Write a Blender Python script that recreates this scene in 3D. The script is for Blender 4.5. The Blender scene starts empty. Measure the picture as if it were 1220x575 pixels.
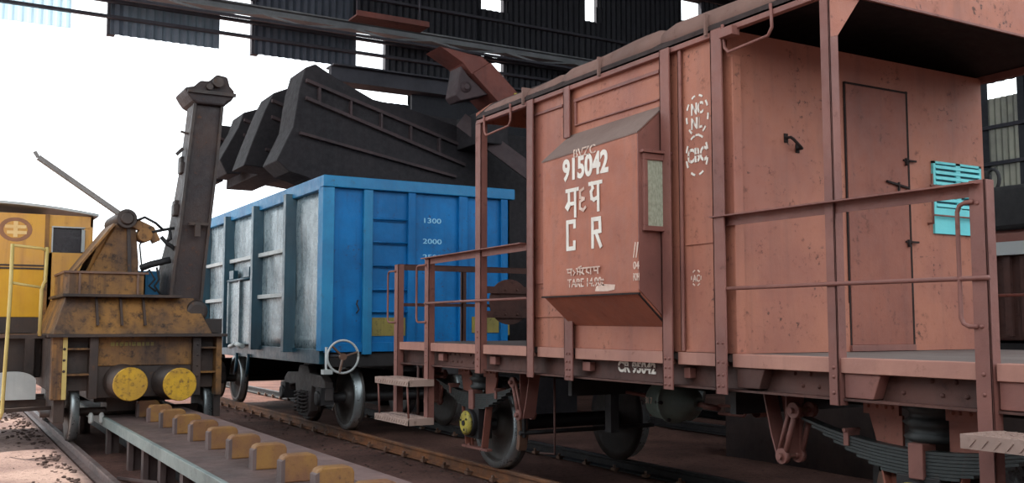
import bpy, bmesh, math, random
from mathutils import Vector, Matrix, noise
random.seed(7)
S = bpy.context.scene
COL = S.collection
PI = math.pi

# ---------------------------------------------------------------- camera, sky, sun, exposure
F_PX, YAW, PITCH, CAM_Z = 1180.0, math.radians(30.1), math.radians(4.8), 1.63
cd = bpy.data.cameras.new('camera'); cam = bpy.data.objects.new('camera', cd); COL.objects.link(cam)
cd.sensor_width = 36.0; cd.lens = 36.0 * F_PX / 1220.0; cd.clip_end = 600
cam.location = (0, 0, CAM_Z); cam.rotation_euler = (PI / 2 + PITCH, 0, -YAW)
S.camera = cam

SKY_STRENGTH, SUN_STRENGTH = 2.45, 8.0
w = bpy.data.worlds.new('world'); S.world = w; w.use_nodes = True
bg = w.node_tree.nodes['Background']; bg.inputs['Color'].default_value = (0.90, 0.96, 1.0, 1); bg.inputs['Strength'].default_value = SKY_STRENGTH
sd = bpy.data.lights.new('sun', 'SUN'); sun = bpy.data.objects.new('sun', sd); COL.objects.link(sun)
sd.energy = SUN_STRENGTH; sd.angle = math.radians(0.6); sd.color = (1.0, 0.93, 0.83)
SUN_DIR = Vector((-0.38, 0.42, 0.82)).normalized()          # towards the sun
sun.rotation_euler = SUN_DIR.to_track_quat('Z', 'Y').to_euler()
S.view_settings.view_transform = 'Standard'; S.view_settings.look = 'None'
S.view_settings.gamma = 1.0; S.view_settings.use_curve_mapping = False
S.view_settings.exposure = 0.0

# ---------------------------------------------------------------- materials
def lin(c):
    return tuple(((x / 255) / 12.92 if x / 255 <= 0.04045 else ((x / 255 + 0.055) / 1.055) ** 2.4) for x in c) + (1,)

def metal(name, base, second=None, rust=None, rust_amt=0.35, rough=0.55, streak=0.3, streak_col=None, scale=1.0,
          bump=0.25, spec=0.5, metallic=0.0, spots=0.0):
    """painted, weathered steel: two tones of paint, rust patches, vertical run marks"""
    m = bpy.data.materials.new(name); m.use_nodes = True
    nt = m.node_tree; N = nt.nodes; Lk = nt.links
    b = N['Principled BSDF']; b.inputs['Roughness'].default_value = rough
    b.inputs['Specular IOR Level'].default_value = spec; b.inputs['Metallic'].default_value = metallic
    base = lin(base); second = lin(second) if second else tuple(x * 0.75 for x in base[:3]) + (1,)
    rust = lin(rust) if rust else lin((70, 42, 34)); streak_col = lin(streak_col) if streak_col else rust
    tc = N.new('ShaderNodeTexCoord')
    def nz(sc, mp=(1, 1, 1), det=6, rgh=0.6):
        mpn = N.new('ShaderNodeMapping'); mpn.inputs['Scale'].default_value = mp
        Lk.new(tc.outputs['Object'], mpn.inputs['Vector'])
        n = N.new('ShaderNodeTexNoise'); n.inputs['Scale'].default_value = sc * scale
        n.inputs['Detail'].default_value = det; n.inputs['Roughness'].default_value = rgh
        Lk.new(mpn.outputs['Vector'], n.inputs['Vector']); return n.outputs['Fac']
    def ramp(f, a, bb, top=1.0):
        r = N.new('ShaderNodeMapRange'); r.inputs['From Min'].default_value = a; r.inputs['From Max'].default_value = bb
        r.inputs['To Max'].default_value = top; Lk.new(f, r.inputs['Value']); return r.outputs['Result']
    def mix(fac, c1, c2):
        x = N.new('ShaderNodeMix'); x.data_type = 'RGBA'; Lk.new(fac, x.inputs['Factor'])
        for s, c in ((x.inputs['A'], c1), (x.inputs['B'], c2)):
            if isinstance(c, tuple): s.default_value = c
            else: Lk.new(c, s)
        return x.outputs['Result']
    big = nz(1.3); fine = nz(9, det=8, rgh=0.7)
    c = mix(ramp(big, 0.38, 0.62), base, second)
    if streak > 0:
        st = nz(3.0, (3.0, 3.0, 0.22), det=5)
        c = mix(ramp(st, 0.52, 0.74, streak), c, streak_col)
    th = 0.72 - 0.3 * rust_amt
    c = mix(ramp(fine, th - 0.02, th + 0.12, 0.85 if rust_amt > 0 else 0), c, rust)
    if spots > 0:
        sp = nz(3.4, det=3); sp2 = nz(24, det=4)
        mlt = N.new('ShaderNodeMath'); mlt.operation = 'MULTIPLY'
        Lk.new(ramp(sp, 0.5, 0.62), mlt.inputs[0]); Lk.new(ramp(sp2, 0.56, 0.66, spots), mlt.inputs[1])
        c = mix(mlt.outputs[0], c, lin((62, 38, 30)))
    Lk.new(c, b.inputs['Base Color'])
    bp = N.new('ShaderNodeBump'); bp.inputs['Strength'].default_value = bump; bp.inputs['Distance'].default_value = 0.02
    Lk.new(fine, bp.inputs['Height']); Lk.new(bp.outputs['Normal'], b.inputs['Normal'])
    rr = ramp(fine, 0.3, 0.7); m2 = N.new('ShaderNodeMath'); m2.operation = 'MULTIPLY_ADD'
    m2.inputs[1].default_value = 0.25; m2.inputs[2].default_value = max(0.05, rough - 0.12); Lk.new(rr, m2.inputs[0])
    Lk.new(m2.outputs[0], b.inputs['Roughness'])
    return m

M = {}
M['van'] = metal('brown_red_paint', (172, 110, 88), (156, 98, 82), (92, 60, 50), 0.34, 0.62, 0.45, (122, 84, 74), spots=0.85)
M['van_duct'] = metal('brown_red_paint_lookout', (172, 104, 80), (152, 92, 74), (104, 66, 54), 0.25, 0.6, 0.45, (140, 96, 84), spots=0.25)
M['edge'] = metal('lit_pale_edge_paint', (178, 128, 112), (158, 112, 100), (96, 64, 56), 0.3, 0.6, 0.2)  # paler tone paints in the brighter light on the platform edge
M['van_frame'] = metal('purple_brown_paint', (138, 90, 80), (120, 78, 71), (88, 56, 50), 0.35, 0.6, 0.3, (110, 78, 72))
M['duct_top'] = metal('dust_covered_paint', (128, 108, 100), (116, 94, 86), (96, 70, 62), 0.2, 0.8, 0.1)
M['van_floor'] = metal('dusty_grey_floor', (112, 102, 98), (96, 84, 80), (80, 62, 56), 0.3, 0.85, 0.0)
M['van_roof'] = metal('dusty_roof_paint', (128, 98, 88), (108, 82, 74), (80, 56, 50), 0.3, 0.75, 0.1)
M['van_in'] = metal('shaded_underside_paint', (52, 36, 34), (42, 30, 28), (40, 28, 26), 0.3, 0.8, 0.1)  # colour darkened to carry the shade beneath the canopy
M['van_door'] = metal('dark_brown_red_paint', (146, 88, 72), (130, 78, 66), (90, 58, 50), 0.25, 0.62, 0.4, (112, 72, 64), spots=0.5)
M['van_sole'] = metal('grimy_shaded_brown_paint', (92, 58, 50), (70, 46, 41), (40, 29, 27), 0.4, 0.7, 0.3)  # dark tone also stands in for the edge's shadow on the recessed sole bar
M['under'] = metal('oily_black_steel', (34, 31, 32), (24, 22, 24), (46, 36, 32), 0.35, 0.6, 0.2)
M['bogie'] = metal('dusty_bogie_casting', (66, 58, 56), (50, 44, 44), (80, 64, 54), 0.35, 0.6, 0.2)
M['spring'] = metal('spring_steel', (50, 56, 56), (38, 43, 44), (66, 52, 44), 0.3, 0.5, 0.1)
M['wheel'] = metal('wheel_steel', (70, 64, 60), (52, 48, 46), (90, 64, 50), 0.3, 0.5, 0.1)
M['tyre'] = metal('worn_tyre_steel', (170, 178, 180), (140, 148, 150), (90, 80, 76), 0.1, 0.32, 0.0, metallic=0.7)
M['yellow_cap'] = metal('yellow_cap_paint', (190, 172, 66), (150, 136, 60), (66, 58, 44), 0.65, 0.6, 0.0, scale=3)
M['blue'] = metal('blue_paint', (2, 112, 178), (2, 94, 152), (30, 66, 96), 0.22, 0.5, 0.5, (10, 72, 122), spots=0.5, spec=.3)
M['blue_rim'] = metal('blue_rim_paint', (24, 128, 176), (16, 108, 158), (70, 84, 92), 0.3, 0.5, 0.2, (50, 80, 100))
M['blue_side'] = metal('faded_sheen_blue_paint', (158, 174, 180), (104, 122, 130), (66, 60, 56), 0.2, 0.28, 0.9, (52, 60, 62), spec=0.6, bump=0.4)  # near-white base paints in reflected sky on top of the fading
M['blue_rib'] = metal('teal_rib_paint', (18, 72, 90), (20, 60, 76), (50, 60, 60), 0.25, 0.4, 0.3, (90, 120, 126))
M['ladder_yellow'] = metal('old_yellow_paint', (150, 134, 60), (120, 110, 60), (50, 50, 44), 0.5, 0.6, 0.5)
M['mach'] = metal('dirty_ochre_paint', (152, 106, 50), (82, 60, 46), (44, 33, 30), 0.6, 0.6, 0.8, (60, 44, 38), bump=0.35)
M['mach_dark'] = metal('greasy_machine_steel', (74, 58, 50), (50, 42, 40), (110, 72, 44), 0.3, 0.55, 0.5, (38, 32, 32))
M['mast'] = metal('rusty_mast_steel', (64, 47, 42), (44, 35, 37), (104, 62, 36), 0.35, 0.6, 0.6, (44, 38, 40), bump=0.5)
M['cab'] = metal('yellow_cab_paint', (226, 168, 64), (214, 158, 84), (140, 92, 56), 0.28, 0.5, 0.45, (170, 116, 70))
M['cab_low'] = metal('bright_yellow_cab_paint', (232, 176, 32), (222, 160, 34), (120, 84, 40), 0.15, 0.5, 0.25, (180, 120, 40))
M['yellow_disc'] = metal('yellow_disc_paint', (214, 168, 40), (184, 142, 50), (98, 68, 44), 0.6, 0.55, 0.3, (130, 96, 50), scale=2)
M['grey_steel'] = metal('grey_steel', (140, 136, 132), (116, 112, 110), (86, 66, 56), 0.3, 0.5, 0.3)
M['step'] = metal('dusty_step_steel', (176, 150, 138), (150, 126, 116), (100, 76, 66), 0.35, 0.6, 0.0)
M['flange'] = metal('dusty_pink_flange', (140, 114, 108), (116, 94, 90), (90, 68, 62), 0.35, 0.7, 0.0)
M['rack'] = metal('dusty_rack_steel', (112, 92, 88), (88, 74, 72), (90, 68, 60), 0.35, 0.6, 0.0)
M['rack_edge'] = metal('pale_teal_edge_steel', (150, 162, 158), (120, 132, 130), (90, 74, 66), 0.3, 0.5, 0.1)
M['tooth'] = metal('ochre_tooth_paint', (152, 110, 56), (126, 86, 60), (96, 66, 52), 0.4, 0.6, 0.0, scale=2)
M['rail'] = metal('rail_steel', (120, 92, 76), (100, 72, 58), (150, 92, 50), 0.4, 0.5, 0.0)
M['rail_side'] = metal('orange_rail_rust', (138, 88, 52), (98, 66, 48), (66, 46, 38), 0.35, 0.75, 0.0, scale=2)
M['tip'] = metal('tippler_steel', (34, 29, 33), (24, 21, 26), (52, 38, 34), 0.3, 0.8, 0.4, (40, 36, 40))
M['tip_brown'] = metal('tippler_brown_steel', (66, 50, 52), (50, 40, 43), (60, 44, 42), 0.3, 0.75, 0.3)
M['red_arm'] = metal('red_oxide_paint', (112, 58, 48), (90, 48, 42), (54, 36, 34), 0.3, 0.7, 0.3)
M['girder'] = metal('pale_girder_paint', (128, 132, 134), (108, 112, 116), (80, 72, 68), 0.2, 0.6, 0.2)
M['truss'] = metal('dark_truss_paint', (66, 66, 74), (54, 54, 62), (48, 42, 42), 0.2, 0.7, 0.2)
M['white'] = metal('white_lettering', (236, 232, 222), (222, 214, 204), (190, 150, 132), 0.12, 0.6, 0.0, bump=0.05, scale=3)
M['white_worn'] = metal('worn_white_lettering', (226, 204, 190), (206, 176, 160), (184, 120, 98), 0.45, 0.7, 0.0, bump=0.05, scale=4)
M['black_gap'] = metal('dark_seam', (40, 26, 24), (34, 24, 22), (30, 22, 20), 0.1, 0.9, 0.0)
M['pale_blue_txt'] = metal('pale_blue_lettering', (150, 206, 232), (120, 186, 222), (30, 110, 180), 0.3, 0.6, 0.0, bump=0.05, scale=4)
M['faded'] = metal('faded_emblem_paint', (246, 214, 150), (236, 196, 130), (190, 136, 80), 0.3, 0.6, 0.0, scale=2)
M['smudge'] = metal('soot_ring_paint', (168, 116, 80), (150, 104, 76), (110, 78, 60), 0.4, 0.6, 0.0, scale=2)
M['turq'] = metal('turquoise_paint', (112, 214, 218), (96, 198, 206), (80, 130, 130), 0.2, 0.5, 0.2, (90, 160, 164))
M['turq_dark'] = metal('dark_turquoise_slit', (30, 96, 110), (24, 80, 92), (20, 50, 54), 0.2, 0.6, 0.0)
M['rubber'] = metal('black_rubber', (26, 26, 28), (34, 34, 36), (50, 46, 44), 0.2, 0.7, 0.0)
M['green_grey'] = metal('green_grey_paint', (104, 120, 112), (84, 98, 94), (60, 56, 50), 0.3, 0.5, 0.1)
M['dark_hole'] = metal('dark_window_glass', (44, 34, 40), (34, 28, 34), (60, 40, 36), 0.2, 0.3, 0.0)
M['pale_plate'] = metal('pale_plate_paint', (196, 200, 198), (176, 182, 182), (120, 110, 100), 0.2, 0.5, 0.2)
M['rail_yellow'] = metal('pale_yellow_handrail', (206, 186, 118), (190, 164, 92), (110, 88, 60), 0.2, 0.5, 0.0)
M['concrete'] = metal('dirty_concrete', (80, 66, 62), (64, 54, 52), (44, 36, 34), 0.3, 0.9, 0.3)

def glass(name, col):
    m = bpy.data.materials.new(name); m.use_nodes = True; nt = m.node_tree; b = nt.nodes['Principled BSDF']
    n = nt.nodes.new('ShaderNodeTexNoise'); n.inputs['Scale'].default_value = 14
    r = nt.nodes.new('ShaderNodeValToRGB'); r.color_ramp.elements[0].color = lin(col); r.color_ramp.elements[1].color = lin([min(255, x + 26) for x in col])
    r.color_ramp.elements[0].position = .35; r.color_ramp.elements[1].position = .65
    nt.links.new(n.outputs['Fac'], r.inputs['Fac']); nt.links.new(r.outputs['Color'], b.inputs['Base Color'])
    b.inputs['Roughness'].default_value = 0.22; b.inputs['Coat Weight'].default_value = 0.4
    return m
M['dusty_glass'] = glass('dusty_green_glass', (150, 156, 136))

def sheet(name, c1, c2, transl=0.0):
    """corrugated cladding, optionally letting some daylight through"""
    m = metal(name, c1, c2, (60, 54, 52), 0.15, 0.7, 0.3, (50, 50, 56))
    if transl > 0:
        nt = m.node_tree; b = nt.nodes['Principled BSDF']; out = nt.nodes['Material Output']
        t = nt.nodes.new('ShaderNodeBsdfTranslucent'); t.inputs['Color'].default_value = lin((214, 232, 240))
        x = nt.nodes.new('ShaderNodeMixShader'); x.inputs[0].default_value = transl
        nt.links.new(b.outputs[0], x.inputs[1]); nt.links.new(t.outputs[0], x.inputs[2]); nt.links.new(x.outputs[0], out.inputs['Surface'])
    return m
M['sheet_glare'] = sheet('glare_translucent_sheet', (214, 224, 230), (202, 214, 222), 0.85)  # whitened and made translucent to stand in for glare over these bays
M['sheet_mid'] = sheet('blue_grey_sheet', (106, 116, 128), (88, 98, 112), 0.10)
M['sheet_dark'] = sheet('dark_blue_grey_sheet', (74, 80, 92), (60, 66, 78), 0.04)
M['sheet_black'] = sheet('black_sheet', (30, 32, 40), (24, 26, 34), 0.0)  # near-black blue-grey cladding colour
M['sheet_lit'] = sheet('lit_grey_sheet', (170, 168, 150), (140, 138, 126), 0.10)
M['roofing'] = sheet('dark_roof_sheet', (40, 40, 46), (34, 34, 40), 0.0)

def ground_mat(name, a, b_, c_, sc=1.0):
    m = bpy.data.materials.new(name); m.use_nodes = True; nt = m.node_tree; N = nt.nodes; Lk = nt.links
    b = N['Principled BSDF']; b.inputs['Roughness'].default_value = 0.95; b.inputs['Specular IOR Level'].default_value = 0.15
    tc = N.new('ShaderNodeTexCoord'); cols = [lin(a), lin(b_), lin(c_)]
    n1 = N.new('ShaderNodeTexNoise'); n1.inputs['Scale'].default_value = 0.9 * sc; n1.inputs['Detail'].default_value = 8
    n2 = N.new('ShaderNodeTexNoise'); n2.inputs['Scale'].default_value = 16 * sc; n2.inputs['Detail'].default_value = 8; n2.inputs['Roughness'].default_value = .75
    for n in (n1, n2): Lk.new(tc.outputs['Object'], n.inputs['Vector'])
    r = N.new('ShaderNodeValToRGB'); e = r.color_ramp.elements; e[0].position = .38; e[0].color = cols[1]; e[1].position = .62; e[1].color = cols[0]
    Lk.new(n1.outputs['Fac'], r.inputs['Fac'])
    r2 = N.new('ShaderNodeMapRange'); r2.inputs['From Min'].default_value = .52; r2.inputs['From Max'].default_value = .68; Lk.new(n2.outputs['Fac'], r2.inputs['Value'])
    x = N.new('ShaderNodeMix'); x.data_type = 'RGBA'; Lk.new(r2.outputs[0], x.inputs['Factor']); Lk.new(r.outputs['Color'], x.inputs['A']); x.inputs['B'].default_value = cols[2]
    Lk.new(x.outputs['Result'], b.inputs['Base Color'])
    bp = N.new('ShaderNodeBump'); bp.inputs['Strength'].default_value = 0.9; bp.inputs['Distance'].default_value = 0.05
    Lk.new(n2.outputs['Fac'], bp.inputs['Height']); Lk.new(bp.outputs['Normal'], b.inputs['Normal'])
    return m
M['dust'] = ground_mat('reddish_dust', (128, 94, 84), (98, 72, 66), (62, 48, 46))
M['dust_pale'] = ground_mat('pale_pink_dust', (176, 150, 140), (142, 118, 112), (92, 76, 74))
M['stone'] = ground_mat('dusty_stone', (120, 100, 94), (90, 74, 70), (60, 50, 50), 3)

# ---------------------------------------------------------------- mesh builder
class MB:
    def __init__(s): s.v = []; s.f = []; s.sm = []; s.pieces = []
    def add(s, vs, fs, smooth=False):
        o = len(s.v); s.v += [tuple(v) for v in vs]
        for f in fs: s.f.append([o + i for i in f]); s.sm.append(smooth)
        s.pieces.append(([tuple(v) for v in vs], [list(f) for f in fs], [smooth] * len(fs)))
        return s
    def hexa(s, p): return s.add(p, [(0, 3, 2, 1), (4, 5, 6, 7), (0, 1, 5, 4), (1, 2, 6, 5), (2, 3, 7, 6), (3, 0, 4, 7)])
    def box(s, x0, x1, y0, y1, z0, z1):
        return s.hexa([(x0, y0, z0), (x1, y0, z0), (x1, y1, z0), (x0, y1, z0), (x0, y0, z1), (x1, y0, z1), (x1, y1, z1), (x0, y1, z1)])
    def bar(s, p, q, w, h, up=(0, 0, 1)):
        p, q = Vector(p), Vector(q); d = (q - p).normalized(); u = Vector(up)
        if abs(d.dot(u)) > .98: u = Vector((0, 1, 0)) if abs(d.y) < .9 else Vector((1, 0, 0))
        r = d.cross(u).normalized() * w / 2; u = r.cross(d).normalized() * h / 2
        return s.hexa([p - r - u, p + r - u, q + r - u, q - r - u, p - r + u, p + r + u, q + r + u, q - r + u])
    def frame(s, d):
        d = Vector(d).normalized(); u = Vector((0, 0, 1)) if abs(d.z) < .9 else Vector((1, 0, 0))
        r = d.cross(u).normalized(); return d, r, r.cross(d)
    def lathe(s, p, axis, prof, n=24, smooth=True, caps=True):
        """prof: list of (distance along axis, radius)"""
        p = Vector(p); d, r, u = s.frame(axis); vs = []; fs = []
        for t, rad in prof:
            for k in range(n):
                a = 2 * PI * k / n; vs.append(p + d * t + (r * math.cos(a) + u * math.sin(a)) * rad)
        for i in range(len(prof) - 1):
            for k in range(n): fs.append((i * n + k, i * n + (k + 1) % n, (i + 1) * n + (k + 1) % n, (i + 1) * n + k))
        s.add(vs, fs, smooth)
        if caps:
            o = len(s.v) - len(vs)
            s.f.append([o + k for k in range(n)][::-1]); s.sm.append(False)
            o2 = o + (len(prof) - 1) * n; s.f.append([o2 + k for k in range(n)]); s.sm.append(False)
        return s
    def cyl(s, p, q, r, n=16, r2=None):
        p, q = Vector(p), Vector(q); L = (q - p).length
        return s.lathe(p, q - p, [(0, r), (L, r if r2 is None else r2)], n)
    def tube(s, pts, r, n=8):
        P = [Vector(p) for p in pts]; vs = []; fs = []; ref = None
        for i, p in enumerate(P):
            if i == 0: d = P[1] - P[0]
            elif i == len(P) - 1: d = P[-1] - P[-2]
            else: d = (P[i + 1] - P[i]).normalized() + (P[i] - P[i - 1]).normalized()
            d.normalize()
            if ref is None: ref = Vector((0, 0, 1)) if abs(d.z) < .9 else Vector((1, 0, 0))
            a = (ref - d * ref.dot(d)).normalized(); b = d.cross(a); ref = a
            for k in range(n):
                t = 2 * PI * k / n; vs.append(p + (a * math.cos(t) + b * math.sin(t)) * r)
        for i in range(len(P) - 1):
            for k in range(n): fs.append((i * n + k, i * n + (k + 1) % n, (i + 1) * n + (k + 1) % n, (i + 1) * n + k))
        fs.append(tuple(range(n))[::-1]); fs.append(tuple((len(P) - 1) * n + k for k in range(n)))
        return s.add(vs, fs, True)
    def prism(s, pts, off):
        n = len(pts); off = Vector(off); a = [Vector(p) for p in pts]; b = [p + off for p in a]
        return s.add(a + b, [tuple(range(n))[::-1], tuple(range(n, 2 * n))] + [(i, (i + 1) % n, n + (i + 1) % n, n + i) for i in range(n)])
    def xz(s, pts, y0, y1): return s.prism([(x, y0, z) for x, z in pts], (0, y1 - y0, 0))
    def yz(s, pts, x0, x1): return s.prism([(x0, y, z) for y, z in pts], (x1 - x0, 0, 0))
    def rivets(s, pts, nrm, r=0.014):
        d, a, b = s.frame(nrm)
        for p in pts:
            p = Vector(p); vs = []; n = 8
            for t, rr in ((-.002, 1.0), (0.45 * r, .85), (0.8 * r, .45)):
                for k in range(n):
                    an = 2 * PI * k / n; vs.append(p + d * t + (a * math.cos(an) + b * math.sin(an)) * r * rr)
            fs = [(i * n + k, i * n + (k + 1) % n, (i + 1) * n + (k + 1) % n, (i + 1) * n + k) for i in range(2) for k in range(n)]
            fs.append(tuple(2 * n + k for k in range(n))); s.add(vs, fs, True)
        return s
    def corrug(s, p, du, dv, lu, lv, pitch=0.2, amp=0.03, nrm=None, th=0.008):
        """corrugated sheet: starts at p, runs lu along du (waves) and lv along dv"""
        p = Vector(p); du = Vector(du).normalized(); dv = Vector(dv).normalized(); nn = du.cross(dv).normalized()
        seg = max(2, int(lu / pitch * 4)); vs = []
        for i in range(seg + 1):
            t = lu * i / seg; h = amp * (1, .55, 0, .55)[i % 4] if False else amp * math.cos(2 * PI * t / pitch)
            for v in (0, lv):
                for w_ in (0, th): vs.append(p + du * t + dv * v + nn * (h + w_))
        fs = []
        for i in range(seg):
            a = i * 4; b = a + 4
            fs += [(a, b, b + 2, a + 2), (a + 1, a + 3, b + 3, b + 1), (a, a + 1, b + 1, b), (a + 2, b + 2, b + 3, a + 3)]
        fs += [(0, 2, 3, 1), (seg * 4, seg * 4 + 1, seg * 4 + 3, seg * 4 + 2)]
        return s.add(vs, fs, False)
    def each(s, name, mat, parent=None, bevel=0.0):
        """one object per piece"""
        out = []
        for v, f, sm in s.pieces:
            m = MB(); m.v, m.f, m.sm = v, f, sm; out.append(m.build(name, mat, parent, bevel))
        return out
    def build(s, name, mat, parent=None, bevel=0.0, origin=None):
        me = bpy.data.meshes.new(name)
        o = bpy.data.objects.new(name, me); COL.objects.link(o)
        off = Vector(origin) if origin else Vector((0, 0, 0))
        if parent is not None: off = Vector(parent.get('_base', (0, 0, 0))); o.parent = parent
        elif origin: o.location = off
        o['_base'] = tuple(off)
        me.from_pydata([tuple(Vector(v) - off) for v in s.v], [], s.f); me.update()
        for p, sm in zip(me.polygons, s.sm): p.use_smooth = sm
        bm = bmesh.new(); bm.from_mesh(me); bmesh.ops.recalc_face_normals(bm, faces=bm.faces); bm.to_mesh(me); bm.free()
        me.materials.append(M[mat] if isinstance(mat, str) else mat)
        if bevel:
            b = o.modifiers.new('bevel', 'BEVEL'); b.width = bevel; b.segments = 2; b.limit_method = 'ANGLE'; b.angle_limit = math.radians(40)
        return o

def tag(o, label, cat, group=None, kind=None):
    if label: o['label'] = label
    if cat: o['category'] = cat
    if group: o['group'] = group
    if kind: o['kind'] = kind
    return o
def thing(name, loc, label, cat, group=None):
    o = bpy.data.objects.new(name, None); COL.objects.link(o); o.location = loc; o['_base'] = tuple(loc)
    o.empty_display_size = .3
    return tag(o, label, cat, group)
def struct(name, mb, mat, **k): o = mb.build(name, mat, **k); o['kind'] = 'structure'; return o
def copy_tree(o, parent=None):
    c = o.copy(); COL.objects.link(c); c.parent = parent
    for ch in list(o.children): copy_tree(ch, c)
    return c

def text_part(name, txt, plane, at, w_, h_, mat, parent, bold=0.0, stencil=()):
    """lettering fitted to a w x h box. plane 'side' faces -X, 'end' faces -Y; at = lower left corner"""
    cu = bpy.data.curves.new(name, 'FONT'); cu.body = txt; cu.offset = bold; cu.extrude = 0.004; cu.resolution_u = 4
    tmp = bpy.data.objects.new(name, cu); COL.objects.link(tmp)
    dg = bpy.context.evaluated_depsgraph_get(); me = bpy.data.meshes.new_from_object(tmp.evaluated_get(dg))
    bpy.data.objects.remove(tmp); me.name = name
    xs = [v.co.x for v in me.vertices]; ys = [v.co.y for v in me.vertices]
    if not xs: return None
    sx = w_ / (max(xs) - min(xs)); sy = h_ / (max(ys) - min(ys)); x0 = min(xs); y0 = min(ys)
    R = ((0, -1, 0), (0, 0, 1), (-1, 0, 0)) if plane == 'side' else ((1, 0, 0), (0, 0, 1), (0, -1, 0))
    rx, ry, rz = map(Vector, R)
    if stencil:
        bm = bmesh.new(); bm.from_mesh(me)
        for fx, horizontal in stencil:
            pos = (x0 + fx * (max(xs) - x0)) if not horizontal else (y0 + fx * (max(ys) - y0)); g = .012 / (sx if not horizontal else sy)
            nrm = (1, 0, 0) if not horizontal else (0, 1, 0)
            for q in (pos - g / 2, pos + g / 2):
                bmesh.ops.bisect_plane(bm, geom=bm.verts[:] + bm.edges[:] + bm.faces[:], plane_co=(q, q, 0), plane_no=nrm)
            kill = [f for f in bm.faces if abs((f.calc_center_median().y if horizontal else f.calc_center_median().x) - pos) < g / 2 and abs(f.normal.z) > .5]
            bmesh.ops.delete(bm, geom=kill, context='FACES')
        bm.to_mesh(me); bm.free()
    base = Vector(parent['_base']); p0 = Vector(at) - base
    for v in me.vertices:
        v.co = p0 + rx * ((v.co.x - x0) * sx) + ry * ((v.co.y - y0) * sy) + rz * (v.co.z * .5)
    me.materials.clear(); me.materials.append(M[mat])
    o = bpy.data.objects.new(name, me); COL.objects.link(o); o.parent = parent; o['_base'] = tuple(base)
    return o

def stroke_part(name, strokes, at, w_, h_, mat, parent, th=0.02):
    """brush-painted lettering on the side plane; strokes are polylines in a unit box"""
    mb = MB()
    kk = 0
    for st in strokes:
        pts = [Vector((at[0], at[1] - u * w_, at[2] + v * h_)) for u, v in st]
        for a, b in zip(pts, pts[1:]):
            d = (b - a).normalized() * th * .45
            kk += 1; e = Vector((-.0007 * kk, 0, 0))
            mb.bar(a - d + e, b + d + e, 0.004, th, up=Vector((1, 0, 0)).cross(b - a))
    return mb.build(name, mat, parent)

# ================================================================ SETTING
# ground
def ground(name, x0, x1, y0, y1, z, mat, nx, ny, amp):
    g = MB(); vs = []; fs = []
    for j in range(ny + 1):
        for i in range(nx + 1):
            x = x0 + (x1 - x0) * i / nx; y = y0 + (y1 - y0) * j / ny
            edge = 0 if i in (0, nx) or j in (0, ny) else 1
            vs.append((x, y, z + edge * amp * (noise.noise(Vector((x * 1.3, y * 1.3, 0))) + .5 * noise.noise(Vector((x * 5, y * 5, 3))))))
    for j in range(ny):
        for i in range(nx):
            a = j * (nx + 1) + i; fs.append((a, a + 1, a + nx + 2, a + nx + 1))
    g.add(vs, fs, True); return struct(name, g, mat)
ground('floor', -150, 160, -40, 260, -0.40, 'dust', 4, 4, 0)
ground('floor', 2.0, 12.0, -4, 60, -0.17, 'dust', 50, 240, 0.018)
ground('floor', -12, 1.58, -4, 60, -0.11, 'dust_pale', 60, 240, 0.03)
struct('floor', MB().box(1.58, 2.0, -4, 60, -0.39, -0.16), 'dust')

# shed: back wall of hanging corrugated sheets with open slots between the bays
YB, ZB = 28.0, 9.42
bay = [(-10.0, -2.3), (-1.2, 2.75), (3.72, 6.62), (7.62, 10.72), (11.78, 15.05), (16.0, 19.2), (19.8, 23.5), (24.6, 26.0)]
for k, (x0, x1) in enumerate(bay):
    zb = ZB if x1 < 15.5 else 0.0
    mat = ('sheet_glare', 'sheet_glare', 'sheet_mid', 'sheet_dark', 'sheet_black', 'sheet_black', 'sheet_black', 'sheet_black')[k]
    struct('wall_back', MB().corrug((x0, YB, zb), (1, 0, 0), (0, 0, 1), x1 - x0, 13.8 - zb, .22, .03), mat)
# closed parts of the slots, leaving the bright openings
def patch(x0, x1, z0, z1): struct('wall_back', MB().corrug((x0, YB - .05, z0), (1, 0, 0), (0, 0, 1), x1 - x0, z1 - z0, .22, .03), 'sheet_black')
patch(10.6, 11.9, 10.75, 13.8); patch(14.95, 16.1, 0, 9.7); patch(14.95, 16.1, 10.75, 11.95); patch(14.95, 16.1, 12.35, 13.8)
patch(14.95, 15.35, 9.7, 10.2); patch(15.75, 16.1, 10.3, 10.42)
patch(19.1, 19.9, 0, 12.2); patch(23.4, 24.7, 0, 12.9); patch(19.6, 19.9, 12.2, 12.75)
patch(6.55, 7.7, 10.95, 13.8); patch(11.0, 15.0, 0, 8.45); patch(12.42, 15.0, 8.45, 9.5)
g = MB()
for z in (9.85, 10.28, 11.6): g.box(-10, 26, YB - .22, YB - .1, z - .04, z + .04)
struct('trim_1', g, 'truss')
g = MB()
for x in (-1.2, 3.72, 7.62, 11.78, 16.0, 19.8, 24.6): g.box(x - .06, x + .14, YB + .06, YB + .26, ZB, 13.8)
for x in (16.0, 19.8, 24.6): g.box(x - .06, x + .14, YB + .06, YB + .26, -.4, ZB)
struct('trim_2', g, 'truss')
# torn cladding bits inside the far right slot
struct('wall_back', MB().xz([(15.1, 10.36), (15.35, 10.45), (15.55, 10.3), (15.8, 10.5), (16.05, 10.42), (16.05, 10.2), (15.6, 10.22), (15.3, 10.15)], YB - .04, YB - .01), 'sheet_black')

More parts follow.
